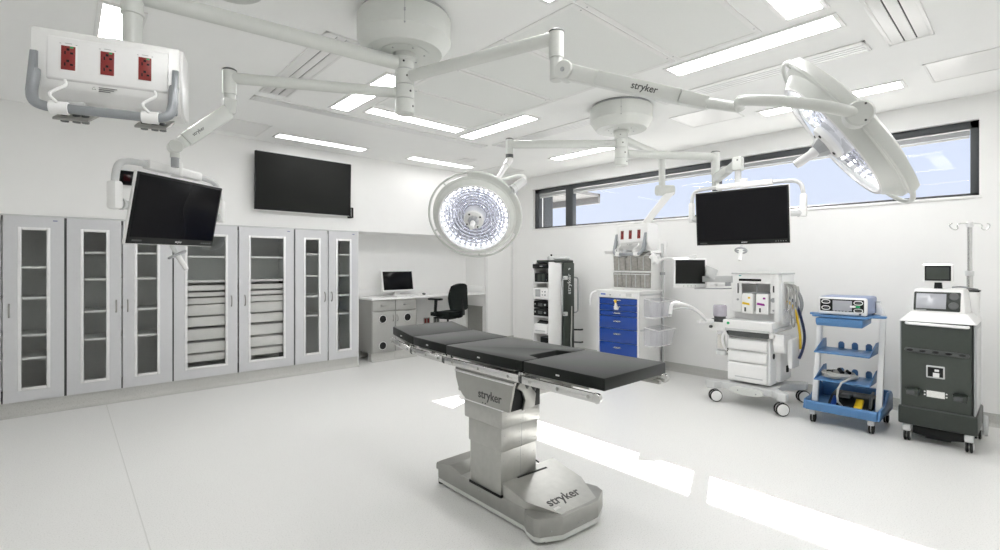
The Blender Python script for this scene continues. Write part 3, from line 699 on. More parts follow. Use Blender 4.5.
# arm to right monitor
tE, eE = arm('boom arm from the farther column to the right hanging monitor', C2, 2.637, PD(715.5, 157, 5.085), .041, .043, 2.69, 2.45, 2.33, .066)
SE0 = PD(717, 178, 5.04); SE1 = PD(738, 163, 4.28)
obj('spring_arm', B().beam(SE0, SE0.lerp(SE1, .6), .07, .09, .06, .075, .01).beam(SE0.lerp(SE1, .58), SE1, .055, .065, .055, .085, .01), WARM, tE)
obj('end_pivot', B().box(SE1.x-.04, SE1.x+.04, SE1.y-.04, SE1.y+.04, SE1.z-.07, SE1.z+.05, .012), WARM, tE)
obj('pivot_bolt', B().cyl(SE1+Vector((-.042, -.01, .02)), SE1+Vector((-.038, -.01, .02)), .008, seg=10), DGREY, tE)
obj('swivel_pin', B().cyl(SE1+Vector((0, 0, -.065)), SE1+Vector((0, 0, -.19)), .027), LGREY, tE)
# arm to the far socket head
tF, eF = arm('short boom arm behind the farther column, ending in a post over the tall white bins', C2, 2.79, PD(662, 153, 5.73), .042, .043, 2.83, 2.66, 2.42, .066, False)
J = Vector((eF.x, eF.y, 2.385)); jd = Vector((SA, -CA, 0))
obj('joint_drum', B().cyl(J-jd*.07, J+jd*.14, .062, bev=.008), WARM, tF)
J2 = J+jd*.06+Vector((-.02, -.02, 0)); HEAD2 = PD(632, 237, 5.75); HARM = PD(641, 229, 5.74)
obj('lower_arm', B().beam(J2+jd*.05, HARM, .05, .085, .05, .075, .01), WHITE, tF)

# ================================================================== HANGING MONITORS
def monitor(label, pts, yo, yb, hz, hx):
    TL, TR, BL = [Vector(p) for p in pts]
    ex = (TR-TL).normalized(); ey = -(BL-TL).normalized(); W = (TR-TL).length; Hh = (BL-TL).length
    c = TL+ex*W/2-ey*Hh/2; M = axes(c, ex, ey); n = M.to_3x3() @ Vector((0, 0, 1))
    if n.dot(Vector((0, 0, 1.5))-c) < 0: raise RuntimeError('flip')
    t = thing('hanging_monitor', label, 'monitor', tuple(c), 0, 'black monitors hanging from the boom arms')
    w, h = W/2, Hh/2
    obj('casing', B().box(-w-.004, w+.004, -h-.004, h+.004, -.022, -.004, .005), WHITE, t, M)
    obj('back_cover', B().box(-w*.8, w*.8, -h*.75, h*.75, -.05, -.02, .012), WHITE, t, M)
    obj('bezel', B().box(-w, w, -h, h, -.006, 0, .003), BLACK, t, M)
    s = obj('screen', B().box(-w+.014, w-.014, -h+.036, h-.014, -.001, .0012), SCREEN, t, M)
    text('lettering', 'stryker', .017, M @ Matrix.Translation((.03, -h+.018, .0004)), TEXTW, t, ext=.0003)
    b = B()
    for q in range(5): b.cyl((w-.10+.018*q, -h+.018, -.001), (w-.10+.018*q, -h+.018, .001), .003, seg=8)
    obj('button', b, MGREY, t, M)
    obj('model_plate', B().box(-w+.03, -w+.09, -h+.013, -h+.022, -.001, .0008), DGREY, t, M)
    # yoke: upright frame behind the panel
    fx = Vector((ex.x, ex.y, 0)).normalized(); up = Vector((0, 0, 1)); bk = Vector((-n.x, -n.y, 0)).normalized()
    o = c+bk*yb; top = h*.97+.06; a = w+yo
    P = lambda x, z: o+fx*x+up*z
    y = obj('yoke', B().tube([P(-a, .0), P(-a, top-.09), P(-a+.025, top-.02), P(-a+.10, top), P(0, top), P(a-.10, top), P(a-.025, top-.02), P(a, top-.09), P(a, .0)], .017, 14, smooth=2), LGREY, t)
    obj('yoke_bar', B().beam(P(-w*.62, top), P(w*.62, top), .052, .05, .052, .05, .01), WHITE, t)
    for s_ in (-1, 1):
        k = obj('yoke_sleeve', B().beam(P(s_*a, top-.12), P(s_*a, -.02), .056, .05, .056, .05, .014, fx), WHITE, t)
        obj('tilt_pivot', B().cyl(P(s_*a, .01), c+fx*s_*(w*.75)+bk*.045+up*.01, .024).cyl(P(s_*(a-.03), .01), P(s_*(a-.042), .01), .030), LGREY, k)
    hub = P(hz, top)
    obj('hub', B().cyl(hub-up*.03, hub+up*.055, .030, bev=.004), WHITE, t)
    # positioning handle with a ring below the panel
    q = c-ey*(h+.0)+bk*.02; dn = (-ey*.75+n*.5+ex*hx).normalized()
    g = obj('grip_stem', B().cyl(q, q+dn*.06, .011), LGREY, t)
    rr = q+dn*.062; x_, y_ = frame(dn)
    obj('grip_ring', B().tube([rr+(x_*math.cos(a_*PI/12)+y_*math.sin(a_*PI/12))*.044 for a_ in range(24)], .008, 10, True).tube([rr-x_*.042, rr+x_*.042], .007, 8), MGREY, t)
    obj('grip_handle', B().cyl(rr-dn*.01, rr+dn*.10, .016, .013, bev=.004), WHITE, t)
    return t
def sc(p, k): return tuple(Vector((0, 0, H))+(Vector(p)-Vector((0, 0, H)))*k)
k = .62/.58
monitor('left hanging monitor, tilted black screen in front of the cabinets', [sc((.259, 2.854, 1.947), k), sc((.697, 3.235, 1.954), k), sc((.222, 2.914, 1.604), k)], .064, .033, .02, .25)
k = .74/.58
monitor('right hanging monitor, black screen in front of the window', [sc((3.336, 1.623, 2.008), k), sc((3.404, 1.047, 2.011), k), sc((3.364, 1.619, 1.639), k)], .080, .115, .0, 0.)

# ================================================================== SURGICAL LAMPS
def lamp(label, c, n, R, knuckle_dir, yoke, spin=.0):
    c = Vector(c); n = Vector(n).normalized(); x, y = frame(n); M = Matrix((x, y, n)).transposed().to_4x4(); M.translation = c
    k = R/.40
    t = thing('surgical_lamp', label, 'surgical lamp', tuple(c))
    S_ = lambda pr: [(r*k, z*k) for r, z in pr]
    obj('body', B().lathe(S_([(0, -.075), (.12, -.075), (.24, -.068), (.32, -.052), (.352, -.032), (.362, -.012), (.362, .004), (.352, .010), (.338, .012), (.332, .024), (.318, .046), (.304, .058), (.296, .058), (.292, .03), (.291, -.03), (0, -.055)]), seg=96), WARM, t, M)
    # faceted reflector
    vs, fs = [], []; ns, nr = 72, 15
    rad = [.088+(.288-.088)*i/nr for i in range(nr+1)]
    tb = B()
    rnd = random.Random(3)
    for i in range(nr):
        for j in range(ns):
            a0, a1 = 2*PI*j/ns, 2*PI*(j+1)/ns; r0, r1 = rad[i]+.001, rad[i+1]-.004
            if i == nr-1 and j % 3 == 2: continue
            z0 = -.028+.055*(r0/.29)**2; dz = (-.006 if i % 2 else .006)+rnd.uniform(-.003, .003); dt = rnd.uniform(-.003, .003)
            o_ = len(vs)
            for r, a, z in ((r0, a0, z0-dt), (r1, a0, z0+dz-dt), (r1, a1, z0+dz+dt), (r0, a1, z0+dt)): vs.append((r*math.cos(a)*k, r*math.sin(a)*k, z*k))
            fs.append((o_, o_+1, o_+2, o_+3))
    tb.poly(vs, fs)
    rf = obj('reflector', tb, MIRROR, t, M, sm=5)
    obj('reflector_backing', B().lathe(S_([(.088, -.042), (.20, -.026), (.29, .004)]), seg=72), MGREY, t, M)
    tb = B()
    for j in range(36):
        a = 2*PI*j/36+.06
        for r in (.272,): tb.cyl((r*k*math.cos(a), r*k*math.sin(a), -.01*k), (r*k*math.cos(a), r*k*math.sin(a), (.034)*k), .0075*k, seg=10)
    o = obj('light_source', tb, LED, t, M); o['kind'] = 'stuff'
    obj('lens_cover', B().lathe(S_([(.080, .066), (.18, .064), (.26, .059), (.296, .052), (.296, .048), (.18, .060), (.080, .062)]), seg=72), LENS, t, M)
    obj('bezel', B().lathe(S_([(.290, .05), (.292, .060), (.302, .062), (.306, .056), (.300, .05)]), seg=96), ALU, t, M)
    hub = obj('hub', B().lathe(S_([(.088, -.03), (.088, .060), (.078, .082), (.05, .090), (0, .090)]), seg=40), WHITE, t, M)
    tb = B()
    for a in range(4): tb.ball(Vector((.066*math.cos(a*PI/2+.5), .066*math.sin(a*PI/2+.5), .086))*k, .008*k, 1, 1, .5)
    obj('sensor', tb, BLACK, hub, M)
    obj('handle_socket', B().lathe(S_([(.0, .088), (.05, .088), (.046, .10), (.03, .125), (.0, .125)]), seg=8), MGREY, t, M, sm=20)
    obj('sterile_handle', B().lathe(S_([(0, .118), (.021, .118), (.024, .135), (.019, .15), (.021, .20), (.018, .222), (0, .226)]), seg=24), PLASTIC, t, M)
    rg = [(.394*k*math.cos(2*PI*i/96), .394*k*math.sin(2*PI*i/96), 0) for i in range(96)]
    rail = obj('ring_rail', B().tube(rg, .0095*k, 10, True), WARM, t, M)
    tb = B()
    for j in range(5):
        a = spin+2*PI*j/5; tb.cyl((.35*k*math.cos(a), .35*k*math.sin(a), -.004), (.392*k*math.cos(a), .392*k*math.sin(a), 0), .007*k, seg=8)
    obj('rail_spoke', tb, WARM, rail, M)
    # mounting crescent on the side of the yoke
    kd = Vector(knuckle_dir); kd = (kd-n*kd.dot(n)).normalized(); ka = math.atan2(kd.dot(y), kd.dot(x))
    a0, a1 = ka-1.05, ka+1.05
    pr = S_([(.345, -.03), (.368, -.034), (.398, -.027), (.407, -.008), (.407, .012), (.398, .018), (.365, .012), (.345, .004)])
    q = B(); prv = [(r, z) for r, z in pr]
    vs, fs = [], []; N = 40
    for i in range(N+1):
        a = a0+(a1-a0)*i/N
        for r, z in prv: vs.append((r*math.cos(a), r*math.sin(a), z))
    m_ = len(prv)
    for i in range(N):
        for j in range(m_): fs.append((i*m_+j, i*m_+(j+1) % m_, (i+1)*m_+(j+1) % m_, (i+1)*m_+j))
    fs.append(tuple(range(m_))); fs.append(tuple(N*m_+j for j in reversed(range(m_))))
    q.poly(vs, fs); obj('mount_crescent', q, WARM, t, M)
    kn = c+kd*.40*k+n*.005
    return t, M, kn, n, kd
n1 = (-.63, -.583, -.511); c1 = PD(474.7, 216.4, 4.13)
tL, ML, kn, n1v, kd1 = lamp('round surgical lamp facing the viewer, above the desk chair', c1, n1, .40, PD(515, 188, 4.0)-c1, None, .35)
kA, kB = PD(511, 190.5, 3.98), PD(524, 181, 4.06)
obj('yoke_knuckle', B().cyl(kn, kA, .03).cyl(kA, kA.lerp(kB, .25), .040, bev=.005).cyl(kA.lerp(kB, .25), kB, .036, bev=.006), LGREY, tL)
yp = [kB-Vector((0, 0, .01)), PD(525, 176.5, 4.08), PD(519, 175.5, 4.16), PD(511, 178, 4.28), PD(503, 180, 4.38), SC1]
obj('yoke_arm', B().tube(yp, .017, 12, smooth=3), WHITE, tL)
n2 = Vector((-.224, .783, -.58)); lc = Vector((2.541, .612, 2.055)); c2 = lc-n2.normalized()*.058
tR, MR, kn2, n2v, kd2 = lamp('large surgical lamp seen edge-on at upper right, in front of the window', c2, n2, .40, PD(863, 113, 1.85)-c2, None, .6)
vd = (Vector((0, 0, H))-kn2).normalized()
obj('yoke_knuckle', B().cyl(kn2-kd2*.04, kn2+kd2*.05, .046, bev=.006), WARM, tR)
b = B()
x_, y_ = frame(kd2)
for a in range(3): b.cyl(kn2+kd2*.049+(x_*math.cos(a*2.1)+y_*math.sin(a*2.1))*.034, kn2+kd2*.052+(x_*math.cos(a*2.1)+y_*math.sin(a*2.1))*.034, .004, seg=8)
obj('screw', b, DGREY, tR)
obj('yoke_arm', B().tube([SD2+Vector((0, 0, .0)), SD2+vd*.04+Vector((-.0, 0, .03)), PD(746, 100, 1.96), PD(790, 101.5, 1.86), PD(830, 107, kn2.dot(Vector((CA, SA, 0)))-.03), kn2+kd2*.02], .022, 14, smooth=3), WARM, tR)

# ================================================================== SERVICE HEADS (sockets)
def service_head(label, origin, ex, W, lit=True):
    ex = Vector(ex).normalized(); M = axes(origin, ex, Vector((-ex.y, ex.x, 0)))  # local: x width, y away from viewer, z up
    t = thing('service_head', label, 'socket panel', tuple(origin), 0, 'white socket heads hanging from boom arms')
    w = W/2
    prof = [(.13, .31), (.0, .312), (-.012, .305), (-.022, .10), (-.012, .06), (.02, .015), (.05, .0), (.16, .0), (.17, .02), (.15, .29)]
    obj('shell', B().prism(prof, 'x', -w, w, .009), WHITE, t, M)
    obj('end_cover', B().prism([(y_*.96+.003, z_*.96+.006) for y_, z_ in prof], 'x', w-.003, w+.012, .005), PLASTIC, t, M)
    obj('front_panel', B().hexa([(-w+.055, -.028, .095), (w-.045, -.028, .095), (w-.045, -.01, .085), (-w+.055, -.01, .085), (-w+.055, -.0195, .275), (w-.045, -.0195, .275), (w-.045, -.005, .285), (-w+.055, -.005, .285)], .006), PLASTIC, t, M)
    sl = .0085/.18
    for x in (-.137, -.003, .133):
        z0, z1 = .136, .24; yy = lambda z: -.028+(z-.095)*sl-.0005
        p = obj('outlet_surround', B().hexa([(x-.03, yy(z0-.005), z0-.005), (x+.03, yy(z0-.005), z0-.005), (x+.03, yy(z0-.005)+.004, z0-.005), (x-.03, yy(z0-.005)+.004, z0-.005), (x-.03, yy(z1+.005), z1+.005), (x+.03, yy(z1+.005), z1+.005), (x+.03, yy(z1+.005)+.004, z1+.005), (x-.03, yy(z1+.005)+.004, z1+.005)], .001), PLASTIC, t, M)
        o = obj('red_outlet', B().hexa([(x-.024, yy(z0)-.003, z0), (x+.024, yy(z0)-.003, z0), (x+.024, yy(z0)+.003, z0), (x-.024, yy(z0)+.003, z0), (x-.024, yy(z1)-.003, z1), (x+.024, yy(z1)-.003, z1), (x+.024, yy(z1)+.003, z1), (x-.024, yy(z1)+.003, z1)], .001), RED, p, M)
        b = B()
        for zz in (.163, .213):
            for dx, dz, a_, c_ in ((-.010, -.004, .0025, .007), (.012, -.004, .005, .004), (0, .011, .005, .005)): b.box(x+dx-a_, x+dx+a_, yy(zz)-.0042, yy(zz)-.002, zz+dz-c_, zz+dz+c_)
        obj('socket_slot', b, BLACK, o, M)
        obj('indicator', B().box(x+.006, x+.017, yy(.235)-.0042, yy(.235)-.002, .231, .237), GRN, o, M)
        obj('outlet_label', B().box(x-.012, x+.012, yy(.253)-.0006, yy(.253)+.001, .2505, .2525).box(x-.03, x-.024, yy(.25)-.0006, yy(.25)+.001, .248, .250).box(x+.024, x+.03, yy(.25)-.0006, yy(.25)+.001, .248, .250), MGREY, p, M)
    b = B(); b.tube([(-.055, -.0275, .066), (-.043, -.0275, .066), (-.049, -.0275, .079)], .0012, 6, True)
    for q in range(3): b.box(-.034, .031-.012*q, -.0225-.001*q, -.018, .078-.008*q, .0795-.008*q)
    obj('warning_label', b, DGREY, t, M)
    # handrail
    zr, yr = -.045, -.085
    L = []
    for s_ in (-1, 1):
        L.append([(s_*(w-.020), -.03, .12), (s_*(w-.022), -.045, .07), (s_*(w-.020), -.06, .02), (s_*(w-.032), -.08, -.03), (s_*(w-.075), yr, zr)])
    h = obj('handrail', B().tube(L[0]+[(-w+.12, yr, zr), (w-.12, yr, zr)]+L[1][::-1], .020, 14, smooth=3), RAILG, t, M)
    for s_ in (-1, 1):
        b = B().prism([(-.014, .205), (-.034, .20), (-.075, .02), (-.06, -.02), (-.035, -.01), (-.012, .10), (-.008, .20)], 'x', s_*(w-.016)-.012, s_*(w-.016)+.012, .005)
        obj('rail_bracket', b, RAILG, h, M)
    for x in (-w*.56, w*.62):
        g = obj('cable_hook', B().lathe([(.0215, -.032), (.0265, -.03), (.0265, .03), (.0215, .032)], (x, yr, zr), (1, 0, 0), 24), PLASTIC, t, M)
        obj('hook_strap', B().tube([(x-.0, yr-.02, zr+.015), (x-.03, yr-.03, zr+.045), (x+.0, yr-.015, zr+.075), (x+.02, yr+.01, zr+.10), (x+.012, yr+.02, zr+.125)], .0065, 8, smooth=2), PLASTIC, g, M)
    for x in (-.12, .16):
        g = obj('gas_outlet_plate', B().hexa([(x-.06, -.06, -.09), (x+.06, -.06, -.09), (x+.075, .06, -.028), (x-.045, .06, -.028), (x-.06, -.06, -.078), (x+.06, -.06, -.078), (x+.075, .06, -.012), (x-.045, .06, -.012)], .003), STEELD, t, M)
        b = B()
        for dx in (-.03, .01, .04): b.cyl((x+dx, -.02, -.085), (x+dx, -.02, -.05), .014, seg=16)
        obj('gas_coupler', b, DGREY, g, M)
        obj('plate_arm', B().box(x-.03, x+.03, .0, .09, -.02, .012, .004), LGREY, g, M)
    obj('neck', B().cyl((0.01, .09, .28), (0.01, .09, .33), .056, bev=.006), WARM, t, M)
    return t, M
o1 = (PD(33, 26, 2.04)+PD(179, 48.8, 2.268))/2; o1.z = 2.512-.312
tH, MH = service_head('big white socket panel with three red outlets at upper left', o1, (.958, -.284, 0), .53)
o2 = HEAD2.copy(); o2.z -= .16
service_head('small far socket panel with three red outlets above the tall white bins', o2, (-.211, -.977, 0), .50)

# ================================================================== ENDOSCOPY TOWER
t = thing('equipment_tower', 'tall dark green and white equipment tower with open shelves, left of the blue cart', 'equipment cart', (5.75, 5.1, 0))
b = B()
b.box(5.46, 5.78, 4.94, 4.955, .16, 1.545, .004).box(5.46, 5.78, 5.265, 5.28, .16, 1.545, .004).box(5.75, 5.78, 4.94, 5.28, .16, 1.545).box(5.46, 5.78, 4.94, 5.28, .14, .18, .004)
obj('shelf_housing', b, PLASTIC, t)
b = B(); b.prism([(5.77, 4.915), (6.02, 4.905), (6.06, 4.95), (6.06, 5.27), (6.02, 5.315), (5.77, 5.305)], 'z', .14, 1.54, .02)
bk = obj('cable_duct', b, GREEN, t)
obj('top_cover', B().prism([(5.50, 4.98), (5.60, 4.93), (6.0, 4.91), (6.05, 4.96), (6.05, 5.26), (6.0, 5.31), (5.60, 5.29), (5.50, 5.24)], 'z', 1.535, 1.575, .012), GREEN2, t)
obj('header', B().box(5.445, 5.55, 4.95, 5.275, 1.445, 1.515, .01), BLACK, t)
obj('header_badge', B().box(5.443, 5.447, 5.06, 5.12, 1.475, 1.487, .001), LGREY, t)
for z in (1.235, .985, .71, .455):
    obj('shelf', B().box(5.455, 5.76, 4.955, 5.265, z-.012, z, .003), PLASTIC, t)
text('lettering', 'stryker', .11, axes((5.90, 4.9085, 1.20), (0, 0, 1), (-1, .04, 0)), LGREY, bk, ext=.001)
obj('lettering_mark', B().prism([(5.88, 1.42), (5.93, 1.44), (5.91, 1.455), (5.875, 1.44)], 'y', 4.906, 4.911), LGREY, bk)
for x, dx, l in ((5.77, -.10, 'a'), (6.05, .10, 'b')):
    y = 4.91 if dx < 0 else 4.99
    obj('handle', B().tube([(x+.03*(1 if dx < 0 else -.3), y, 1.30), (x+dx*.35, y-.04, 1.305), (x+dx*.9, y-.055, 1.29), (x+dx, y-.055, 1.24), (x+dx, y-.055, .80), (x+dx*.9, y-.055, .75), (x+dx*.35, y-.04, .735), (x+.03*(1 if dx < 0 else -.3), y, .74)], .013, 10, smooth=2), MGREY, t)
    if dx < 0:
        obj('handle_block', B().box(x-.02, x+.05, 4.87, 4.92, 1.27, 1.33, .006).box(x-.02, x+.05, 4.87, 4.92, .71, .77, .006), LGREY, t)
for z in (.47, .27):
    obj('cable_hook', B().tube([(6.04, 4.93, z), (6.10, 4.84, z), (6.13, 4.82, z+.005)], .013, 8), BLACK, t)
b = B().cyl((5.60, 5.08, 1.605), (5.98, 4.99, 1.605), .034, bev=.006).box(5.60, 5.68, 5.03, 5.10, 1.57, 1.60, .004).box(5.90, 5.93, 4.98, 5.03, 1.57, 1.60, .004)
obj('camera_mast', b, LGREY, t); obj('mast_knob', B().cyl((5.66, 5.07, 1.63), (5.66, 5.07, 1.668), .014), BLACK, t)
obj('base', B().box(5.44, 6.08, 4.90, 5.32, .08, .14, .015), DGREY, t)
for x in (5.50, 6.02):
    for y in (4.95, 5.27): obj('caster', B().wheel((x, y, .04), .04, .03).box(x-.02, x+.02, y-.02, y+.02, .045, .082, .004), RUBBER, t)
obj('power_cable', B().tube([(5.95, 4.90, .85), (5.93, 4.885, .55), (5.90, 4.88, .3), (5.92, 4.87, .05), (6.1, 4.86, .015)], .009, 8, smooth=2), BEIGE, t)
def device(name, label, cat, x0, x1, y0, y1, z0, z1, m, parts):
    d = thing(name, label, cat, ((x0+x1)/2, (y0+y1)/2, z0))
    obj('case', B().box(x0, x1, y0, y1, z0, z1, .006), m, d)
    for n, bb, mm in parts: obj(n, bb, mm, d)
    return d
device('light_source', 'black twin-panel unit on the upper shelf of the equipment tower', 'medical device', 5.475, 5.74, 4.965, 5.255, 1.237, 1.372, BLACK,
       [('front_panel', B().box(5.472, 5.477, 5.04, 5.105, 1.25, 1.36, .003).box(5.472, 5.477, 5.125, 5.19, 1.25, 1.36, .003), GREEN), ('knob', B().cyl((5.476, 5.00, 1.27), (5.466, 5.00, 1.27), .012), DGREY)])
device('insufflator', 'white unit with a grey screen in the equipment tower', 'medical device', 5.462, 5.74, 4.965, 5.255, .987, 1.145, PLASTIC,
       [('screen', B().box(5.459, 5.464, 5.12, 5.225, 1.01, 1.125, .003), MGREY), ('button', B().cyl((5.463, 5.075, 1.09), (5.455, 5.075, 1.09), .010).cyl((5.463, 5.075, 1.04), (5.455, 5.075, 1.04), .010).cyl((5.463, 5.02, 1.09), (5.455, 5.02, 1.09), .014).cyl((5.463, 5.02, 1.04), (5.455, 5.02, 1.04), .014), MGREY)])
for z0, l in ((.835, 'black slim video unit, upper of the two dark ones in the equipment tower'), (.713, 'black slim video unit, lower of the two dark ones in the equipment tower')):
    device('video_unit', l, 'medical device', 5.462, 5.74, 4.96, 5.262, z0, z0+.105, BLACK,
           [('display', B().box(5.459, 5.464, 5.08, 5.17, z0+.03, z0+.08, .003), DGREY), ('knob', B().cyl((5.463, 5.02, z0+.055), (5.452, 5.02, z0+.055), .016), MGREY), ('port', B().cyl((5.463, 5.23, z0+.06), (5.457, 5.23, z0+.06), .012), LGREY)])
d = thing('printer', 'small white printer with a dark top slot in the equipment tower', 'printer', (5.6, 5.11, .457))
obj('body', B().prism([(5.45, .457), (5.74, .457), (5.74, .64), (5.58, .645), (5.46, .575)], 'y', 4.975, 5.245, .008), PLASTIC, d)
obj('paper_slot', B().hexa([(5.49, 5.0, .592), (5.56, 5.0, .633), (5.56, 5.22, .633), (5.49, 5.22, .592), (5.49, 5.0, .597), (5.56, 5.0, .638), (5.56, 5.22, .638), (5.49, 5.22, .597)]), BLACK, d)
obj('tray', B().box(5.44, 5.46, 5.01, 5.21, .475, .495, .003), LGREY, d)
d = thing('control_unit', 'dark unit at the bottom of the equipment tower, just above the table edge', 'medical device', (5.6, 5.1, .18))
obj('case', B().box(5.50, 5.74, 4.965, 5.16, .182, .39, .006), DGREY, d); obj('front', B().box(5.496, 5.502, 4.98, 5.145, .30, .38, .003), BLACK, d)

# ================================================================== BLUE DRAWER CART
cx, cy = 5.64, 3.84
t = thing('drawer_cart', 'white medical cart with six blue drawers', 'drawer cart', (5.92, cy, 0))
b = B()
b.box(5.645, 6.20, 3.50, 3.53, .12, 1.13, .004).box(5.645, 6.20, 4.15, 4.18, .12, 1.13, .004).box(6.17, 6.20, 3.50, 4.18, .12, 1.13, .004).box(5.66, 6.2, 3.52, 4.16, .12, .15, .004)
obj('cabinet_body', b, WHITE, t)
obj('top', B().box(5.625, 6.215, 3.485, 4.195, 1.128, 1.155, .010), PLASTIC, t)
obj('front_post', B().box(5.638, 5.66, 3.50, 3.535, .12, 1.13, .004).box(5.638, 5.66, 4.145, 4.18, .12, 1.13, .004), ALU, t)
cp_ = obj('control_panel', B().box(5.642, 5.67, 3.535, 4.145, 1.048, 1.13, .003), PLASTIC, t)
obj('badge', B().box(5.6405, 5.643, 4.04, 4.12, 1.083, 1.103, .001), mat('badge blue', (.06, .12, .45), .4), cp_)
obj('keypad', B().box(5.639, 5.643, 3.62, 3.71, 1.07, 1.115, .003), LGREY, cp_)
obj('lock', B().cyl((5.644, 3.96, 1.085), (5.636, 3.96, 1.085), .011).cyl((5.644, 3.80, 1.09), (5.638, 3.80, 1.09), .006), MGREY, cp_)
zz = [1.043, .955, .868, .795, .62, .433, .20]
for a, c in zip(zz[1:], zz):
    d = obj('drawer', B().box(5.641, 5.665, 3.54, 4.14, a+.0035, c-.0035, .003), BLUE, t)
    zc = c-.03 if c-a < .1 else c-.07
    obj('handle', B().tube([(5.641, 3.90, zc), (5.622, 3.895, zc), (5.622, 3.79, zc), (5.641, 3.785, zc)], .006, 8).box(5.632, 5.642, 3.79, 3.895, zc-.002, zc+.012, .002), CHROME, d)
tg = obj('lock_tag', B().prism([(3.885, .90), (3.865, .99), (3.845, .99), (3.80, .90), (3.82, .885), (3.87, .885)], 'x', 5.612, 5.617, .002), PAPER, t)
obj('seal', B().cyl((5.615, 3.855, 1.005), (5.605, 3.855, 1.005), .02).box(5.608, 5.616, 3.845, 3.865, .98, 1.01), YEL, tg)
obj('push_handle', B().tube([(5.70, 4.18, 1.12), (5.64, 4.25, 1.12), (5.60, 4.27, 1.08), (5.60, 4.28, .93)], .012, 8, smooth=2), PLASTIC, t)
obj('side_rail', B().box(5.66, 6.18, 3.488, 3.50, 1.085, 1.11, .003).box(5.66, 6.18, 3.488, 3.50, .62, .64, .003), LGREY, t)
obj('accessory_post', B().box(6.195, 6.235, 3.475, 3.51, .10, 1.80, .004).box(6.195, 6.235, 4.17, 4.205, .5, 1.62, .004), LGREY, t)
obj('post_clamp', B().box(6.185, 6.245, 3.465, 3.52, 1.36, 1.40, .004), MGREY, t)
obj('back_board', B().box(6.215, 6.23, 3.43, 3.72, 1.58, 1.83, .004), PLASTIC, t)
for x in (5.70, 6.14):
    for y in (3.56, 4.12): obj('caster', B().wheel((x, y, .05), .05, .035).box(x-.02, x+.02, y-.02, y+.02, .06, .122, .004), RUBBER, t)
for z0, l in ((.80, 'upper clear side basket on the right of the blue drawer cart'), (.42, 'lower clear side basket on the right of the blue drawer cart')):
    d = thing('side_basket', l, 'basket', (5.95, 3.4, z0))
    x0, x1, y0, y1, z1 = 5.72, 6.16, 3.27, 3.482, z0+.22
    b = B(); th = .004
    b.hexa([(x0+.02, y0+.05, z0), (x1-.02, y0+.05, z0), (x1-.02, y1, z0), (x0+.02, y1, z0), (x0+.02, y0+.05, z0+th), (x1-.02, y0+.05, z0+th), (x1-.02, y1, z0+th), (x0+.02, y1, z0+th)])
    b.hexa([(x0+.02, y0+.05, z0), (x1-.02, y0+.05, z0), (x1-.02, y0+.054, z0), (x0+.02, y0+.054, z0), (x0, y0, z1), (x1, y0, z1), (x1, y0+.004, z1), (x0, y0+.004, z1)])
    for xa, xb in ((x0+.02, x0), (x1-.02, x1)):
        b.hexa([(xa, y0+.05, z0), (xa+th, y0+.05, z0), (xa+th, y1, z0), (xa, y1, z0), (xb, y0, z1), (xb+th, y0, z1), (xb+th, y1, z1+.03), (xb, y1, z1+.03)])
    b.box(x0+.0, x1, y1-.004, y1, z0, z1+.03)
    obj('basket_shell', b, CLEAR, d)
    obj('rim', B().tube([(x0, y1, z1+.03), (x0, y0, z1), (x1, y0, z1), (x1, y1, z1+.03)], .006, 8), PLASTIC, d)
    obj('base_edge', B().box(x0+.02, x1-.02, y0+.046, y0+.054, z0-.004, z0+.008, .002).box(x0+.016, x0+.024, y0+.05, y1, z0-.004, z0+.008, .002), PLASTIC, d)
    obj('divider', B().box(x0+.14, x0+.144, y0+.03, y1-.004, z0+.004, z1-.02).box(x0+.29, x0+.294, y0+.03, y1-.004, z0+.004, z1-.02), CLEAR, d)
    obj('hanger', B().box(x0+.03, x1-.03, y1, y1+.008, z1, z1+.02, .002), LGREY, d)
# tilt bins on top
t = thing('bin_rack', 'two-tier rack of smoky tilt bins standing on the blue drawer cart', 'bin rack', (6.07, 3.83, 1.156))
obj('rack', B().box(5.98, 6.19, 3.515, 3.535, 1.157, 1.655, .004).box(5.98, 6.19, 4.135, 4.155, 1.157, 1.655, .004).box(6.175, 6.19, 3.52, 4.15, 1.157, 1.655).box(5.96, 6.19, 3.52, 4.15, 1.157, 1.175, .003).box(5.955, 6.19, 3.52, 4.15, 1.395, 1.415, .003), PLASTIC, t)
obj('top_tray', B().prism([(5.93, 1.66), (6.20, 1.66), (6.20, 1.70), (6.19, 1.70), (6.19, 1.672), (5.93, 1.672), (5.90, 1.715), (5.89, 1.712)], 'y', 3.50, 4.25, .003), PLASTIC, t)
for n, z0, z1 in ((3, 1.42, 1.655), (4, 1.18, 1.39)):
    wd_ = .596/n
    for q in range(n):
        y0 = 3.537+q*wd_+.004; y1 = y0+wd_-.008
        d = obj('tilt_bin', B().hexa([(5.975, y0, z0), (6.16, y0, z0), (6.16, y1, z0), (5.975, y1, z0), (5.955, y0, z1), (6.16, y0, z1), (6.16, y1, z1), (5.955, y1, z1)], .006), BINM, t)
        obj('bin_label', B().box(5.951, 5.966, (y0+y1)/2-.004, (y0+y1)/2+.004, z0+.01, z1-.02), LGREY, d)
        obj('bin_rim', B().box(5.948, 5.962, y0, y1, z1-.028, z1-.014, .002), LGREY, d)
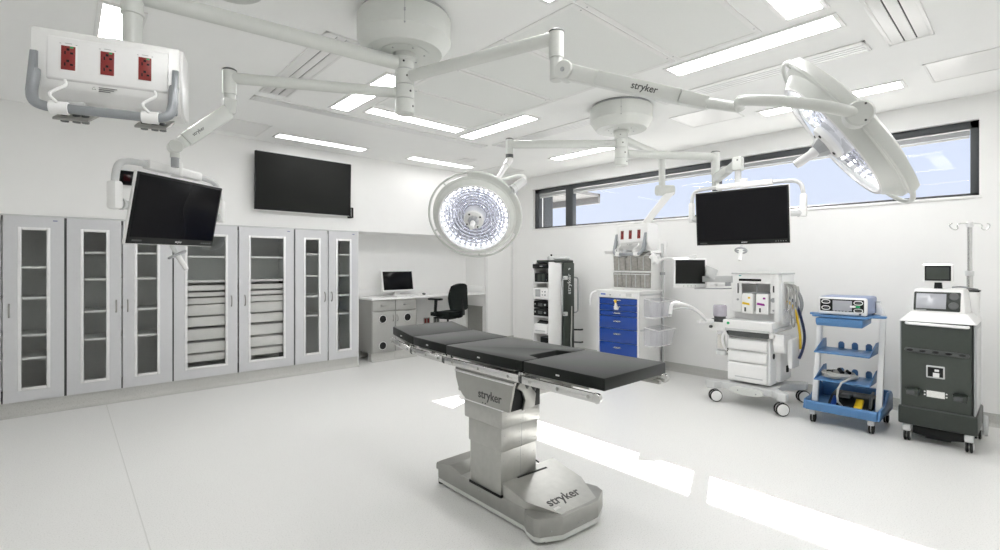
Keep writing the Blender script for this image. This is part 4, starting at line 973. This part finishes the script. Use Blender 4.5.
# jointed white arm with paddle beside the cart
p0 = Vector((6.15, 3.42, 1.60)); t = thing('jointed_arm', 'white jointed arm with a flat paddle between the bin rack and the small screen', 'support arm', tuple(p0))
q = PD(655, 258.5, 6.55); q2 = PD(664, 258.5, 6.5); q3 = PD(687, 257.5, 6.35); q4 = PD(697, 256, 6.3)
obj('clamp', B().beam(q+Vector((0, .05, .05)), q+Vector((0, -.06, -.06)), .08, .09, .07, .07, .012).beam(q+Vector((0, .04, -.05)), q+Vector((0, -.07, .03)), .06, .05, .05, .04, .01).cyl(q, Vector((6.215, 3.49, q.z-.02)), .016), PLASTIC, t)
obj('rod', B().cyl(q2-(q3-q2)*.1, q3, .014), PLASTIC, t)
obj('paddle', B().beam(q3, q4, .10, .035, .13, .05, .008), PLASTIC, t); obj('paddle_grip', B().beam(q3+Vector((0, 0, -.028)), q4+Vector((0, .02, -.03)), .06, .012, .08, .012, .003), DGREY, t)

# ================================================================== ANAESTHESIA MACHINE
def caster(name, c, r, w, ax, m_hub, parent, stem):
    a = Vector(ax).normalized(); c = Vector(c); o = []
    k = obj(name, B().cyl(c+Vector((0, 0, r*.2)), c+Vector((0, 0, stem)), r*.22), MGREY, parent)
    for s_ in (-1, 1):
        p = c+a*s_*w
        obj('tyre', B().lathe([(r*.84, -w*.42), (r*.97, -w*.4), (r, 0), (r*.97, w*.4), (r*.84, w*.42)], p, a, 32), RUBBER, k)
        obj('wheel_disc', B().lathe([(0, -w*.62), (r*.5, -w*.66), (r*.85, -w*.5), (r*.85, w*.5), (r*.5, w*.66), (0, w*.62)], p, a, 32), m_hub, k)
    obj('brake_lever', B().box(c.x+r*.25, c.x+r*.95, c.y-.018, c.y+.018, c.z-r*.75, c.z-r*.3, .006), BLACK, k)
    return k
t = thing('anaesthesia_machine', 'white anaesthesia machine on a grey castered base, right of the blue drawer cart', 'anaesthesia machine', (5.66, 2.03, 0))
b = B()
b.prism([(5.28, 2.45), (5.28, 2.36), (5.36, 2.30), (5.33, 2.12), (5.33, 1.94), (5.36, 1.80), (5.27, 1.72), (5.27, 1.64), (5.36, 1.64), (5.48, 1.78), (5.75, 1.80), (5.95, 1.66), (6.04, 1.66), (6.04, 1.75), (5.92, 1.86), (5.92, 2.22), (6.04, 2.34), (6.04, 2.43), (5.95, 2.43), (5.75, 2.28), (5.48, 2.30), (5.37, 2.45)], 'z', .145, .222, .012)
obj('base_frame', b, LGREY, t)
b = B(); tb = bmesh.new(); 
pts_ = [(2.03+.165*math.copysign(abs(math.cos(a_*PI/20))**.6, math.cos(a_*PI/20)), .172+.038*math.copysign(abs(math.sin(a_*PI/20))**.8, math.sin(a_*PI/20))) for a_ in range(40)]
tb.free(); b.prism(pts_, 'x', 5.295, 5.34, .004)
fp = obj('foot_panel', b, WARM, t); obj('panel_bolt', B().cyl((5.296, 1.93, .165), (5.292, 1.93, .165), .008, seg=12).cyl((5.296, 2.11, .175), (5.292, 2.11, .175), .008, seg=12), MGREY, fp)
for x, y in ((5.33, 2.36), (5.30, 1.69), (6.0, 1.70), (6.0, 2.38)):
    caster('caster', (x, y, .066), .066, .022, (-.72, -.69, 0), PLASTIC, t, .148)
obj('body', B().box(5.45, 5.93, 1.84, 2.27, .235, .735, .02).box(5.60, 5.93, 1.79, 2.27, .26, .735, .02), PLASTIC, t)
zs = [.245, .455, .582, .712]
for a, c in zip(zs, zs[1:]):
    d = obj('drawer', B().prism([(5.405, a+.004), (5.47, a+.002), (5.47, c-.002), (5.418, c-.004), (5.40, c-.022), (5.398, a+.03)], 'y', 1.862, 2.258, .006), PLASTIC, t)
    obj('grip_groove', B().box(5.397, 5.404, 1.90, 2.22, c-.012, c-.004, .002) if a > .3 else B().box(5.394, 5.40, 1.90, 2.18, a+.05, a+.062, .002), LGREY, d)
obj('socket_cover', B().lathe([(0, 0), (.03, 0), (.03, .004), (0, .004)], (5.53, 1.838, .54), (0, -1, 0), 20), BLACK, t)
sh = obj('work_shelf', B().box(5.385, 5.93, 1.80, 2.31, .80, .905, .018).box(5.41, 5.80, 2.28, 2.46, .765, .865, .022), PLASTIC, t)
obj('shelf_recess', B().box(5.40, 5.60, 1.85, 2.255, .732, .80, .004), DGREY, t)
obj('shelf_rail', B().box(5.392, 5.93, 1.785, 1.80, .80, .84, .004).box(5.378, 5.388, 1.83, 2.28, .79, .815, .003), LGREY, t)
obj('work_surface', B().box(5.41, 5.58, 1.83, 2.27, .904, .909, .002), LGREY, t)
obj('green_button', B().cyl((5.388, 2.245, .868), (5.378, 2.245, .868), .014), GRN, sh)
obj('back_panel', B().box(5.62, 5.93, 1.82, 2.27, .90, 1.0), PLASTIC, t)
up = obj('upper_cabinet', B().box(5.53, 5.56, 1.79, 1.873, .985, 1.40, .008).box(5.53, 5.56, 2.165, 2.26, .985, 1.40, .008).box(5.53, 5.56, 1.87, 2.17, 1.30, 1.40).box(5.555, 5.93, 1.79, 2.26, .985, 1.0).box(5.555, 5.93, 1.79, 1.81, .985, 1.40).box(5.555, 5.93, 2.24, 2.26, .985, 1.40).box(5.72, 5.93, 1.80, 2.25, .99, 1.39).box(5.55, 5.93, 1.79, 2.26, 1.37, 1.40), PLASTIC, t)
obj('side_column', B().box(5.50, 5.60, 1.778, 1.825, .90, 1.399, .010).box(5.56, 5.93, 1.765, 1.80, .88, 1.399, .010), PLASTIC, t)
obj('top_slab', B().box(5.51, 5.95, 1.76, 2.265, 1.40, 1.417, .005), LGREY, t)
obj('top_slot', B().box(5.526, 5.532, 1.96, 2.19, 1.325, 1.35, .003), BLACK, up)
obj('recess_floor', B().box(5.57, 5.72, 1.875, 2.163, 1.19, 1.205).box(5.57, 5.59, 2.015, 2.025, 1.19, 1.30), MGREY, up)
for y0, y1, m, l in ((2.037, 2.155, YEL, 'vaporiser marked yellow'), (1.885, 2.005, PUR, 'vaporiser marked purple')):
    v = obj('vaporiser', B().box(5.505, 5.70, y0, y1, .975, 1.19, .008), PLASTIC, t, label='white '+l)
    obj('colour_dial', B().hexa([(5.498, y0+.03, 1.065), (5.506, y0+.03, 1.065), (5.506, y1-.01, 1.075), (5.498, y1-.01, 1.075), (5.498, y0+.035, 1.088), (5.506, y0+.035, 1.088), (5.506, y1-.015, 1.098), (5.498, y1-.015, 1.098)], .002), m, v)
    obj('colour_mark', B().box(5.502, 5.507, y0+.025, y0+.05, 1.135, 1.155, .002), m, v)
    obj('label_mark', B().box(5.502, 5.506, y1-.05, y1-.032, .995, 1.04, .001), DGREY, v)
b = B()
obj('gauge_strip', B().box(5.525, 5.531, 2.19, 2.205, 1.19, 1.30, .002), DGREY, up); obj('gauge_strip', B().box(5.525, 5.531, 1.83, 1.845, 1.21, 1.28, .002), DGREY, up)
obj('control_knob', B().cyl((5.531, 1.838, 1.13), (5.51, 1.838, 1.13), .024, bev=.003).cyl((5.531, 2.20, 1.12), (5.52, 2.20, 1.12), .012).cyl((5.531, 1.838, 1.02), (5.52, 1.838, 1.02), .010), MGREY, up)
obj('indicator', B().box(5.527, 5.532, 2.165, 2.19, 1.378, 1.388), mat('teal mark', (.05, .35, .32), .5), up)
obj('side_flap', B().prism([(1.70, .72), (1.70, .52), (1.69, .44), (1.655, .44), (1.655, .735), (1.665, .75)], 'x', 5.50, 5.72, .008), PLASTIC, t)
obj('flap_bracket', B().prism([(5.40, .79), (5.44, .79), (5.46, .64), (5.53, .62), (5.53, .58), (5.43, .60), (5.40, .68)], 'y', 1.70, 1.80, .006).box(5.40, 5.46, 1.78, 1.84, .74, .80, .004), PLASTIC, t)
# breathing system at left
ab = obj('absorber_block', B().box(5.42, 5.56, 2.315, 2.45, .862, .90, .01).cyl((5.49, 2.38, .89), (5.49, 2.38, .925), .062).cyl((5.405, 2.44, .81), (5.38, 2.44, .81), .016), DGREY, t)
obj('bellows_dome', B().lathe([(.066, .925), (.071, .93), (.071, 1.035), (.064, 1.052), (0, 1.055)], (5.49, 2.38, 0), seg=36), CRYSTAL, ab)
can = obj('absorber_canister', B().lathe([(0, .52), (.052, .52), (.058, .53), (.058, .745), (.05, .765), (0, .765)], (5.47, 2.345, 0), seg=32), CLEAR, t)
obj('canister_fill', B().lathe([(0, .575), (.05, .575), (.05, .72), (0, .72)], (5.47, 2.345, 0), seg=28), mat('pale granules', (.72, .70, .64), .8, vary=.15, scale=200), can)
obj('canister_base', B().lathe([(0, .50), (.056, .50), (.060, .51), (.060, .545), (0, .545)], (5.47, 2.345, 0), seg=28), LGREY, can)
obj('breathing_hose', B().tube([(5.42, 2.30, .80), (5.40, 2.27, .74), (5.42, 2.28, .66), (5.46, 2.285, .60), (5.45, 2.275, .53)], .016, 10, smooth=2).tube([(5.43, 2.30, .77), (5.37, 2.31, .70), (5.38, 2.29, .60), (5.44, 2.285, .565)], .013, 10, smooth=2), PLASTIC, t)
obj('hose_fitting', B().cyl((5.44, 2.285, .58), (5.47, 2.26, .50), .014).cyl((5.43, 2.268, .76), (5.40, 2.268, .76), .02).box(5.43, 5.46, 2.262, 2.27, .36, .44, .003), BLACK, t)
obj('bag_arm', B().tube([tuple(PD(705, 319, 5.34)), tuple(PD(700, 313, 5.3)), tuple(PD(690, 306.5, 5.25)), tuple(PD(680, 303.5, 5.2)), tuple(PD(672.5, 303.2, 5.2)), tuple(PD(671, 306, 5.2)), tuple(PD(670.2, 314, 5.2))], .019, 12, smooth=2), PLASTIC, t)
obj('arm_rail', B().tube([tuple(PD(706, 321, 5.32)), tuple(PD(695, 310, 5.25)), tuple(PD(684, 307.5, 5.2)), tuple(PD(673, 309, 5.2))], .008, 8, smooth=2), LGREY, t)
obj('arm_tip', B().cyl(PD(670.2, 313.5, 5.2), PD(669.9, 316, 5.2), .014), MGREY, t)
obj('arm_mount', B().beam(PD(698, 322, 5.34), PD(712, 321, 5.4), .05, .03, .07, .05, .006), PLASTIC, t)
# hoses at the right side
b = B(); rn = random.Random(5)
for i in range(7):
    x = 5.62+.035*i; y = 1.74-.018*(i % 3); zb = 1.0-.05*(i % 4)
    b.tube([(x, 1.765, 1.30), (x-.01, y-.02, 1.27), (x-.05-.01*i, y-.03, 1.15), (x-.03, y-.02, zb), (x+.05, y-.03, zb-.01), (x+.08, y-.02, 1.12), (x+.05, y, 1.27)], .008, 8, smooth=2)
obj('cable_bundle', b, BEIGE, t)
b = B(); 
for x in (5.70, 5.76): b.tube([(x, 1.765, 1.28), (x+.05, 1.68, 1.22), (x+.10, 1.655, 1.08), (x+.08, 1.68, .98)], .010, 8, smooth=2)
obj('grey_hose', b, MGREY, t)
obj('yellow_hose', B().tube([(5.70, 1.76, 1.12), (5.69, 1.69, 1.05), (5.70, 1.66, .90), (5.72, 1.645, .75), (5.74, 1.65, .62)], .012, 10, smooth=2), YEL, t)
obj('navy_hose', B().tube([(5.74, 1.76, 1.16), (5.74, 1.68, 1.08), (5.75, 1.635, .90), (5.75, 1.61, .75), (5.72, 1.62, .62), (5.66, 1.64, .53)], .013, 10, smooth=2), NAVY, t)
obj('hose_hook', B().box(5.60, 5.72, 1.70, 1.77, 1.30, 1.325, .006), WARM, t)
obj('suction_jar', B().lathe([(0, .90), (.035, .90), (.04, 1.02), (.03, 1.04), (0, 1.04)], (5.60, 1.735, 0), seg=24), CLEAR, t)
obj('power_socket', B().box(5.75, 5.80, 1.775, 1.792, .35, .42, .004), BLACK, t)
# screen on its arm
mc = PD(690.3, 273, 5.85); fx = Vector((SA*.985-CA*-.0, -CA*.985, 0)).normalized()
M = axes(mc, (SA, -CA, 0), (0, 0, 1))
ms = obj('monitor_casing', B().box(-.203, .203, -.182, .177, -.05, 0, .012), PLASTIC, t, M)
obj('screen', B().box(-.180, .178, -.130, .158, -.002, .0012), SCREENM, ms, M)
b = B()
for q_ in (-.08, -.03, .01, .06): b.cyl((q_, -.157, -.001), (q_, -.157, .002), .006, seg=10)
obj('button', b, MGREY, ms, M)
obj('monitor_arm', B().beam(PD(704, 279, 5.86), PD(734, 279, 5.46), .06, .07, .06, .08, .006), LGREY, t)
obj('arm_bracket', B().beam(PD(698, 288.5, 5.84), PD(728, 288.5, 5.5), .14, .012, .14, .012, .003).cyl(PD(728, 286, 5.45), PD(728, 282, 5.45), .03), MGREY, t)
obj('arm_clip', B().beam(PD(711, 285, 5.70), PD(716, 285, 5.64), .05, .03, .05, .03, .004).beam(PD(720, 285, 5.6), PD(725, 285, 5.54), .05, .03, .05, .03, .004), PLASTIC, t)
obj('side_pad', B().hexa([PD(706, 265, 5.75), PD(718, 270, 5.65), PD(714, 280, 5.65), PD(706, 276, 5.75), PD(706, 265, 5.85), PD(718.5, 270, 5.75), PD(715, 279.5, 5.75), PD(707, 276, 5.85)], .004), LGREY, t)

# ================================================================== BLUE TROLLEY
t = thing('equipment_trolley', 'blue and white four-tier trolley between anaesthesia machine and dark green console', 'trolley', (5.55, 1.2, 0))
for y in (.945, 1.445):
    obj('upright', B().beam((5.46, y, .17), (5.66, y, 1.03), .04, .05, .036, .045, .008, (0, 1, 0)), WHITE, t)
    obj('upright_inner', B().beam((5.51, y, .17), (5.70, y, 1.03), .022, .03, .022, .03, .004, (0, 1, 0)), LGREY, t)
b = B().prism([(5.28, 1.40), (5.28, 1.02), (5.31, .985), (5.45, .985), (5.50, .90), (5.56, .90), (5.60, .97), (5.74, .97), (5.74, 1.43), (5.60, 1.43), (5.56, 1.50), (5.50, 1.50), (5.45, 1.43), (5.31, 1.43)], 'z', 1.012, 1.032, .006)
top = obj('top_tray', b, TBLUE, t)
obj('drawer', B().prism([(5.27, 1.005), (5.64, 1.005), (5.64, .95), (5.29, .93), (5.265, .965)], 'y', 1.03, 1.39, .010), TBLUE, t)
obj('drawer_grip', B().prism([(1.36, 1.0), (1.06, 1.0), (1.10, .98), (1.21, .972), (1.32, .98)], 'x', 5.262, 5.272, .002), TBLUE, t)
def tier(z):
    b = B().box(5.31, 5.70, .985, 1.415, z-.018, z-.004, .004)
    for y in (.985, 1.405):
        b.prism([(5.31, z-.018), (5.70, z-.018), (5.70, z+.085), (5.62, z+.085), (5.335, z-.004)], 'y', y, y+.012, .003)
    s_ = obj('tray_shelf', b, TBLUE, t)
    for y in (1.06, 1.17, 1.28):
        obj('tab', B().prism([(y-.025, z-.01), (y+.025, z-.01), (y+.025, z+.045), (y+.012, z+.062), (y-.012, z+.062), (y-.025, z+.045)], 'x', 5.685, 5.70, .004), TBLUE, s_)
    return s_
tier(.685); tier(.425)
b = B()
b.prism([(5.27, 1.47), (5.27, .93), (5.31, .905), (5.84, .905), (5.86, .93), (5.86, 1.47), (5.84, 1.495), (5.31, 1.495)], 'z', .135, .16, .006)
b.prism([(5.262, .125), (5.30, .125), (5.30, .20), (5.275, .215), (5.262, .20)], 'y', .925, 1.475, .008)
for y in (.905, 1.475): b.prism([(5.265, .13), (5.86, .13), (5.86, .27), (5.80, .31), (5.68, .315), (5.60, .27), (5.50, .22), (5.30, .215)], 'y', y, y+.02, .006)
b.prism([(5.845, .14), (5.865, .14), (5.865, .30), (5.845, .30)], 'y', .92, 1.48, .004)
obj('base_tray', b, TBLUE, t)
for x, y in ((5.32, .975), (5.32, 1.425), (5.80, .95), (5.80, 1.45)):
    k = obj('caster', B().box(x-.03, x+.03, y-.026, y+.026, .075, .14, .012), LGREY, t)
    obj('wheel', B().wheel((x+.015, y-.011, .045), .045, .016).wheel((x+.015, y+.011, .045), .045, .016), RUBBER, k)
    obj('fork', B().box(x-.02, x+.03, y-.003, y+.003, .02, .10, .002), LGREY, k)
t = thing('electrosurgical_unit', 'blue-sided device with a grey screen on top of the blue trolley', 'medical device', (5.52, 1.2, 1.033))
obj('case', B().box(5.35, 5.74, 1.005, 1.385, 1.04, 1.205, .02), TBLUED, t)
fr = obj('front_frame', B().box(5.325, 5.37, 1.005, 1.385, 1.036, 1.20, .018), ALU, t)
obj('front_panel', B().box(5.320, 5.34, 1.025, 1.368, 1.068, 1.185, .014), BLACK, fr)
obj('screen', B().box(5.316, 5.325, 1.115, 1.265, 1.078, 1.172, .003), GREYSCREEN, fr)
for y, z in ((1.318, 1.158), (1.318, 1.10), (1.068, 1.155), (1.068, 1.085)):
    pts_ = [(y+.032*math.copysign(abs(math.cos(a_*PI/16))**.7, math.cos(a_*PI/16)), z+.017*math.sin(a_*PI/16)) for a_ in range(32)]
    obj('port_ring', B().tube([(5.318, p[0], p[1]) for p in pts_], .004, 6, True), ALU, fr)
    obj('port', B().box(5.314, 5.32, y-.018, y+.018, z-.008, z+.008, .003), DGREY, fr)
obj('connector', B().box(5.30, 5.32, 1.055, 1.085, 1.113, 1.130, .003), GRN, t); obj('plug', B().cyl((5.318, 1.10, 1.122), (5.305, 1.10, 1.122), .011).box(5.31, 5.318, 1.085, 1.13, 1.112, 1.13, .003), PLASTIC, t)
b = B()
for q in range(5): b.box(5.314, 5.321, 1.14+.026*q, 1.155+.026*q, 1.071, 1.077, .001)
obj('button', b, MGREY, t)
obj('power_switch', B().cyl((5.326, 1.055, 1.052), (5.318, 1.055, 1.052), .009), DGREY, t)
for x in (5.38, 5.70):
    for y in (1.03, 1.36): obj('foot', B().cyl((x, y, 1.0325), (x, y, 1.042), .014, seg=14), RUBBER, t)
t = thing('cable_holder', 'small white holder standing behind the blue-sided device on the trolley', 'holder', (5.70, .985, 1.033))
obj('body', B().hexa([(5.66, .945, 1.033), (5.72, .945, 1.033), (5.72, 1.0, 1.033), (5.66, 1.0, 1.033), (5.67, .975, 1.15), (5.71, .975, 1.15), (5.71, 1.003, 1.15), (5.67, 1.003, 1.15)], .005), PLASTIC, t)
obj('cap', B().box(5.665, 5.715, .972, 1.004, 1.148, 1.16, .003), LGREY, t)
t = thing('coiled_cable', 'coil of grey cable lying on the lower shelf of the blue trolley', 'cable', (5.5, 1.22, .422))
pts_ = []
for i in range(100):
    a_ = i*2*PI/22; r_ = 1+.12*math.sin(i*.37)
    pts_.append((5.48+.10*r_*math.cos(a_), 1.245+.125*r_*math.sin(a_), .432+.010*(i/22)+.004*math.sin(i*1.7)))
pts_ += [(5.45, 1.10, .47), (5.36, 1.13, .46), (5.30, 1.19, .42), (5.288, 1.215, .36), (5.30, 1.225, .29), (5.33, 1.225, .23), (5.40, 1.21, .18)]
obj('cord', B().tube(pts_, .009, 8), BEIGE, t)
obj('plug', B().cyl((5.47, 1.22, .475), (5.52, 1.26, .50), .018).box(5.46, 5.50, 1.30, 1.35, .465, .49, .006).cyl((5.5, 1.17, .48), (5.54, 1.20, .49), .014), BLACK, t)
t = thing('foot_switch', 'black foot switch with yellow and blue pedals in the base tray of the blue trolley', 'foot switch', (5.55, 1.18, .161))
obj('body', B().prism([(5.42, .162), (5.70, .162), (5.70, .27), (5.55, .25), (5.43, .19)], 'y', 1.00, 1.33, .008), BLACK, t)
obj('pedal', B().hexa([(5.40, 1.06, .175), (5.50, 1.06, .215), (5.50, 1.12, .215), (5.40, 1.12, .175), (5.40, 1.06, .195), (5.50, 1.06, .25), (5.50, 1.12, .25), (5.40, 1.12, .195)], .004), YEL, t, label='yellow pedal')
obj('pedal', B().hexa([(5.40, 1.26, .175), (5.50, 1.26, .215), (5.50, 1.30, .215), (5.40, 1.30, .175), (5.40, 1.26, .195), (5.50, 1.26, .25), (5.50, 1.30, .25), (5.40, 1.30, .195)], .004), BLUE, t, label='blue pedal')
obj('foot_guard', B().tube([(5.42, 1.0, .20), (5.45, 1.0, .29), (5.55, 1.0, .32)], .012, 8, smooth=1), DGREY, t)
obj('cable_plug', B().box(5.44, 5.56, 1.16, 1.24, .25, .275, .006), DGREY, t)

# ================================================================== DARK GREEN CONSOLE
t = thing('medical_console', 'tall dark green and white wheeled console with two screens at the right edge', 'medical console', (5.6, .54, 0))
sh = obj('body', B().box(5.36, 5.86, .325, .765, .20, 1.03, .015), GREEN, t)
obj('front_panel', B().box(5.335, 5.38, .335, .772, .295, 1.02, .008), GREEN, t)
for y0, y1 in ((.312, .325), (.768, .781)):
    k = obj('side_shell', B().prism([(5.345, .30), (5.87, .30), (5.87, 1.02), (5.345, 1.02)], 'y', y0, y1, .004), MGREY, t)
    obj('edge_trim', B().box(5.86, 5.885, y0-.006, y1+.006, .30, 1.03, .004), PLASTIC, k)
obj('side_recess', B().box(5.42, 5.80, .309, .314, .33, .98, .002), LGREY, t)
obj('shoulder', B().hexa([(5.325, .30, 1.022), (5.88, .30, 1.022), (5.88, .79, 1.022), (5.325, .79, 1.022), (5.40, .375, 1.105), (5.86, .33, 1.105), (5.86, .755, 1.105), (5.40, .715, 1.105)], .012), PLASTIC, t)
pod = obj('display_pod', B().hexa([(5.395, .372, 1.095), (5.80, .345, 1.095), (5.80, .745, 1.095), (5.395, .718, 1.095), (5.47, .39, 1.30), (5.70, .375, 1.30), (5.70, .715, 1.30), (5.47, .70, 1.30)], .022), PLASTIC, t)
PM = axes((5.432, .555, 1.193), (0, -1, 0), (.33, 0, .944))
obj('screen_bezel', B().box(-.145, .15, -.085, .085, -.012, .008, .010), GREEN2, pod, PM)
obj('touch_screen', B().box(-.128, .062, -.065, .066, .006, .010, .002), GREYSCREEN, pod, PM)
for y in (.045, -.035): obj('dial', B().lathe([(0, .012), (.028, .012), (.033, .006), (.034, .003), (0, .003)], (.107, y, 0), (0, 0, 1), 28), DGREY, pod, PM)
obj('small_lettering', B().box(-.13, -.06, -.080, -.075, .0075, .0085), MGREY, pod, PM)
mo = obj('top_monitor', B().box(5.485, 5.54, .455, .648, 1.352, 1.508, .016), PLASTIC, t)
obj('bezel', B().box(5.480, 5.49, .468, .635, 1.366, 1.494, .008), BLACK, mo)
obj('screen', B().box(5.4775, 5.482, .480, .623, 1.38, 1.48, .003), GREEN, mo)
obj('monitor_neck', B().hexa([(5.50, .525, 1.295), (5.55, .525, 1.295), (5.55, .578, 1.295), (5.50, .578, 1.295), (5.50, .53, 1.36), (5.54, .53, 1.36), (5.54, .573, 1.36), (5.50, .573, 1.36)], .003), BLACK, t)
obj('rear_housing', B().box(5.66, 5.88, .315, .44, 1.03, 1.272, .02), PLASTIC, t)
obj('tray', B().box(5.68, 5.86, .31, .43, 1.272, 1.285, .004), BLACK, t)
obj('cord', B().tube([(5.62, .47, 1.31), (5.68, .42, 1.315), (5.74, .36, 1.30), (5.80, .33, 1.29)], .008, 8, smooth=2), MGREY, t)
iv = obj('drip_pole', B().cyl((5.77, .375, 1.28), (5.77, .375, 1.44), .021).cyl((5.77, .375, 1.43), (5.77, .375, 1.85), .0165), CHROME, t)
obj('pole_collar', B().cyl((5.77, .375, 1.405), (5.77, .375, 1.45), .029, bev=.004), LGREY, iv)
obj('hook_hub', B().cyl((5.77, .375, 1.825), (5.77, .375, 1.868), .024, bev=.003), ALU, iv)
hd = Vector((SA, -CA, 0))
for s_ in (-1, 1):
    o_ = Vector((5.77, .375, 1.858)); P = [o_, o_+hd*s_*.09, o_+hd*s_*.11+Vector((0, 0, -.02)), o_+hd*s_*.10+Vector((0, 0, -.045)), o_+hd*s_*.125+Vector((.01, 0, -.06)), o_+hd*s_*.165+Vector((.01, 0, -.04)), o_+hd*s_*.175+Vector((.0, 0, -.01)), o_+hd*s_*.15+Vector((0, 0, .0))]
    obj('hook', B().tube(P, .0045, 8, smooth=2), CHROME, iv)
obj('front_handle', B().tube([(5.335, .735, 1.008), (5.318, .725, 1.008), (5.318, .365, 1.002), (5.335, .355, 1.002)], .013, 10), ALU, t)
st = obj('cord_strip', B().prism([(.74, .80), (.355, .79), (.345, .775), (.355, .755), (.74, .765), (.75, .785)], 'x', 5.326, 5.338, .004), DGREY, t)
for q in range(5):
    y = .712-.081*q; obj('cord_slot', B().ball((5.326, y, .783-.002*q), .022, .35, 1, .42), BLACK, st)
pl = obj('port_frame', B().box(5.326, 5.338, .492, .608, .565, .668, .012), LGREY, t)
obj('port_recess', B().box(5.3235, 5.33, .502, .598, .577, .656, .008), BLACK, pl)
obj('port_cover', B().box(5.32, 5.326, .525, .565, .577, .612, .003).box(5.32, 5.326, .527, .555, .622, .640, .003), PLASTIC, pl)
for y0, y1 in ((.645, .735), (.352, .445)):
    h_ = obj('cord_cleat', B().prism([(y0, .46), (y1, .46), (y1-.01, .42), (y0+.01, .405)], 'x', 5.27, 5.338, .006), GREEN2, t)
    obj('cleat_pad', B().box(5.262, 5.272, y0+.03, y1-.01, .415, .45, .003), DGREY, h_)
obj('rating_label', B().box(5.332, 5.336, .493, .605, .405, .458, .001), PAPER, t)
b = B()
for y in (.617, .482):
    for z in (.42, .446): b.cyl((5.337, y, z), (5.331, y, z), .006, seg=10)
obj('screw', b, ALU, t)
obj('base', B().box(5.32, 5.88, .298, .79, .148, .30, .014), GREEN2, t)
obj('base_seam', B().box(5.321, 5.34, .315, .765, .292, .302, .003), DGREY, t)
obj('power_pack', B().prism([(.70, .145), (.70, .07), (.62, .055), (.62, .045), (.46, .045), (.46, .055), (.38, .07), (.38, .145)], 'x', 5.38, 5.72, .006), BLACK, t)
for x, y in ((5.365, .735), (5.365, .352), (5.84, .33), (5.84, .76)):
    k = obj('caster', B().box(x-.035, x+.035, y-.028, y+.028, .085, .15, .014), LGREY, t)
    obj('wheel', B().wheel((x+.012, y-.013, .05), .05, .018).wheel((x+.012, y+.013, .05), .05, .018), RUBBER, k)
    obj('wheel_disc', B().cyl((x+.012, y-.027, .05), (x+.012, y+.027, .05), .03), LGREY, k)
obj('rear_wheel_guard', B().lathe([(0, 0), (.085, 0), (.09, .01), (.085, .03), (0, .03)], (5.90, .30, .115), (0, -1, 0), 32), LGREY, t)

# ================================================================== LIGHT, WORLD, CAMERA
sun = bpy.data.lights.new('sun', 'SUN'); sun.energy = 40.0; sun.angle = .004; sun.color = (1., .97, .92)
so = bpy.data.objects.new('sun', sun); COL.objects.link(so)
so.rotation_euler = Vector((-1, -.404, -.71)).to_track_quat('-Z', 'Y').to_euler()
wd = bpy.data.worlds.new('sky'); S.world = wd; wd.use_nodes = True; nt = wd.node_tree
bg = nt.nodes['Background']
tc = nt.nodes.new('ShaderNodeTexCoord'); sp = nt.nodes.new('ShaderNodeSeparateXYZ'); rp = nt.nodes.new('ShaderNodeValToRGB')
rp.color_ramp.elements[0].position = 0; rp.color_ramp.elements[0].color = (.74, .80, .91, 1)
rp.color_ramp.elements[1].position = .5; rp.color_ramp.elements[1].color = (.60, .69, .90, 1)
nt.links.new(tc.outputs['Generated'], sp.inputs[0]); nt.links.new(sp.outputs['Z'], rp.inputs['Fac']); nt.links.new(rp.outputs['Color'], bg.inputs['Color'])
bg.inputs['Strength'].default_value = 1.12
cam = bpy.data.cameras.new('camera'); co = bpy.data.objects.new('camera', cam); COL.objects.link(co)
cam.sensor_width = 36; cam.lens = 36*F/1000; cam.shift_x = 0; cam.shift_y = (CY-275)/1000; cam.clip_start = .05
co.location = (0, 0, H)
co.matrix_world = Matrix.Translation((0, 0, H)) @ Matrix(((SA, 0, -CA), (-CA, 0, -SA), (0, 1, 0))).to_4x4()
S.camera = co
S.view_settings.view_transform = 'Standard'; S.view_settings.look = 'None'; S.view_settings.exposure = -0.02; S.view_settings.gamma = 1
S.view_settings.use_curve_mapping = False
S.cycles.use_denoising = True; S.cycles.max_bounces = 10; S.cycles.diffuse_bounces = 8; S.cycles.transparent_max_bounces = 16
S.cycles.sample_clamp_indirect = 4.0
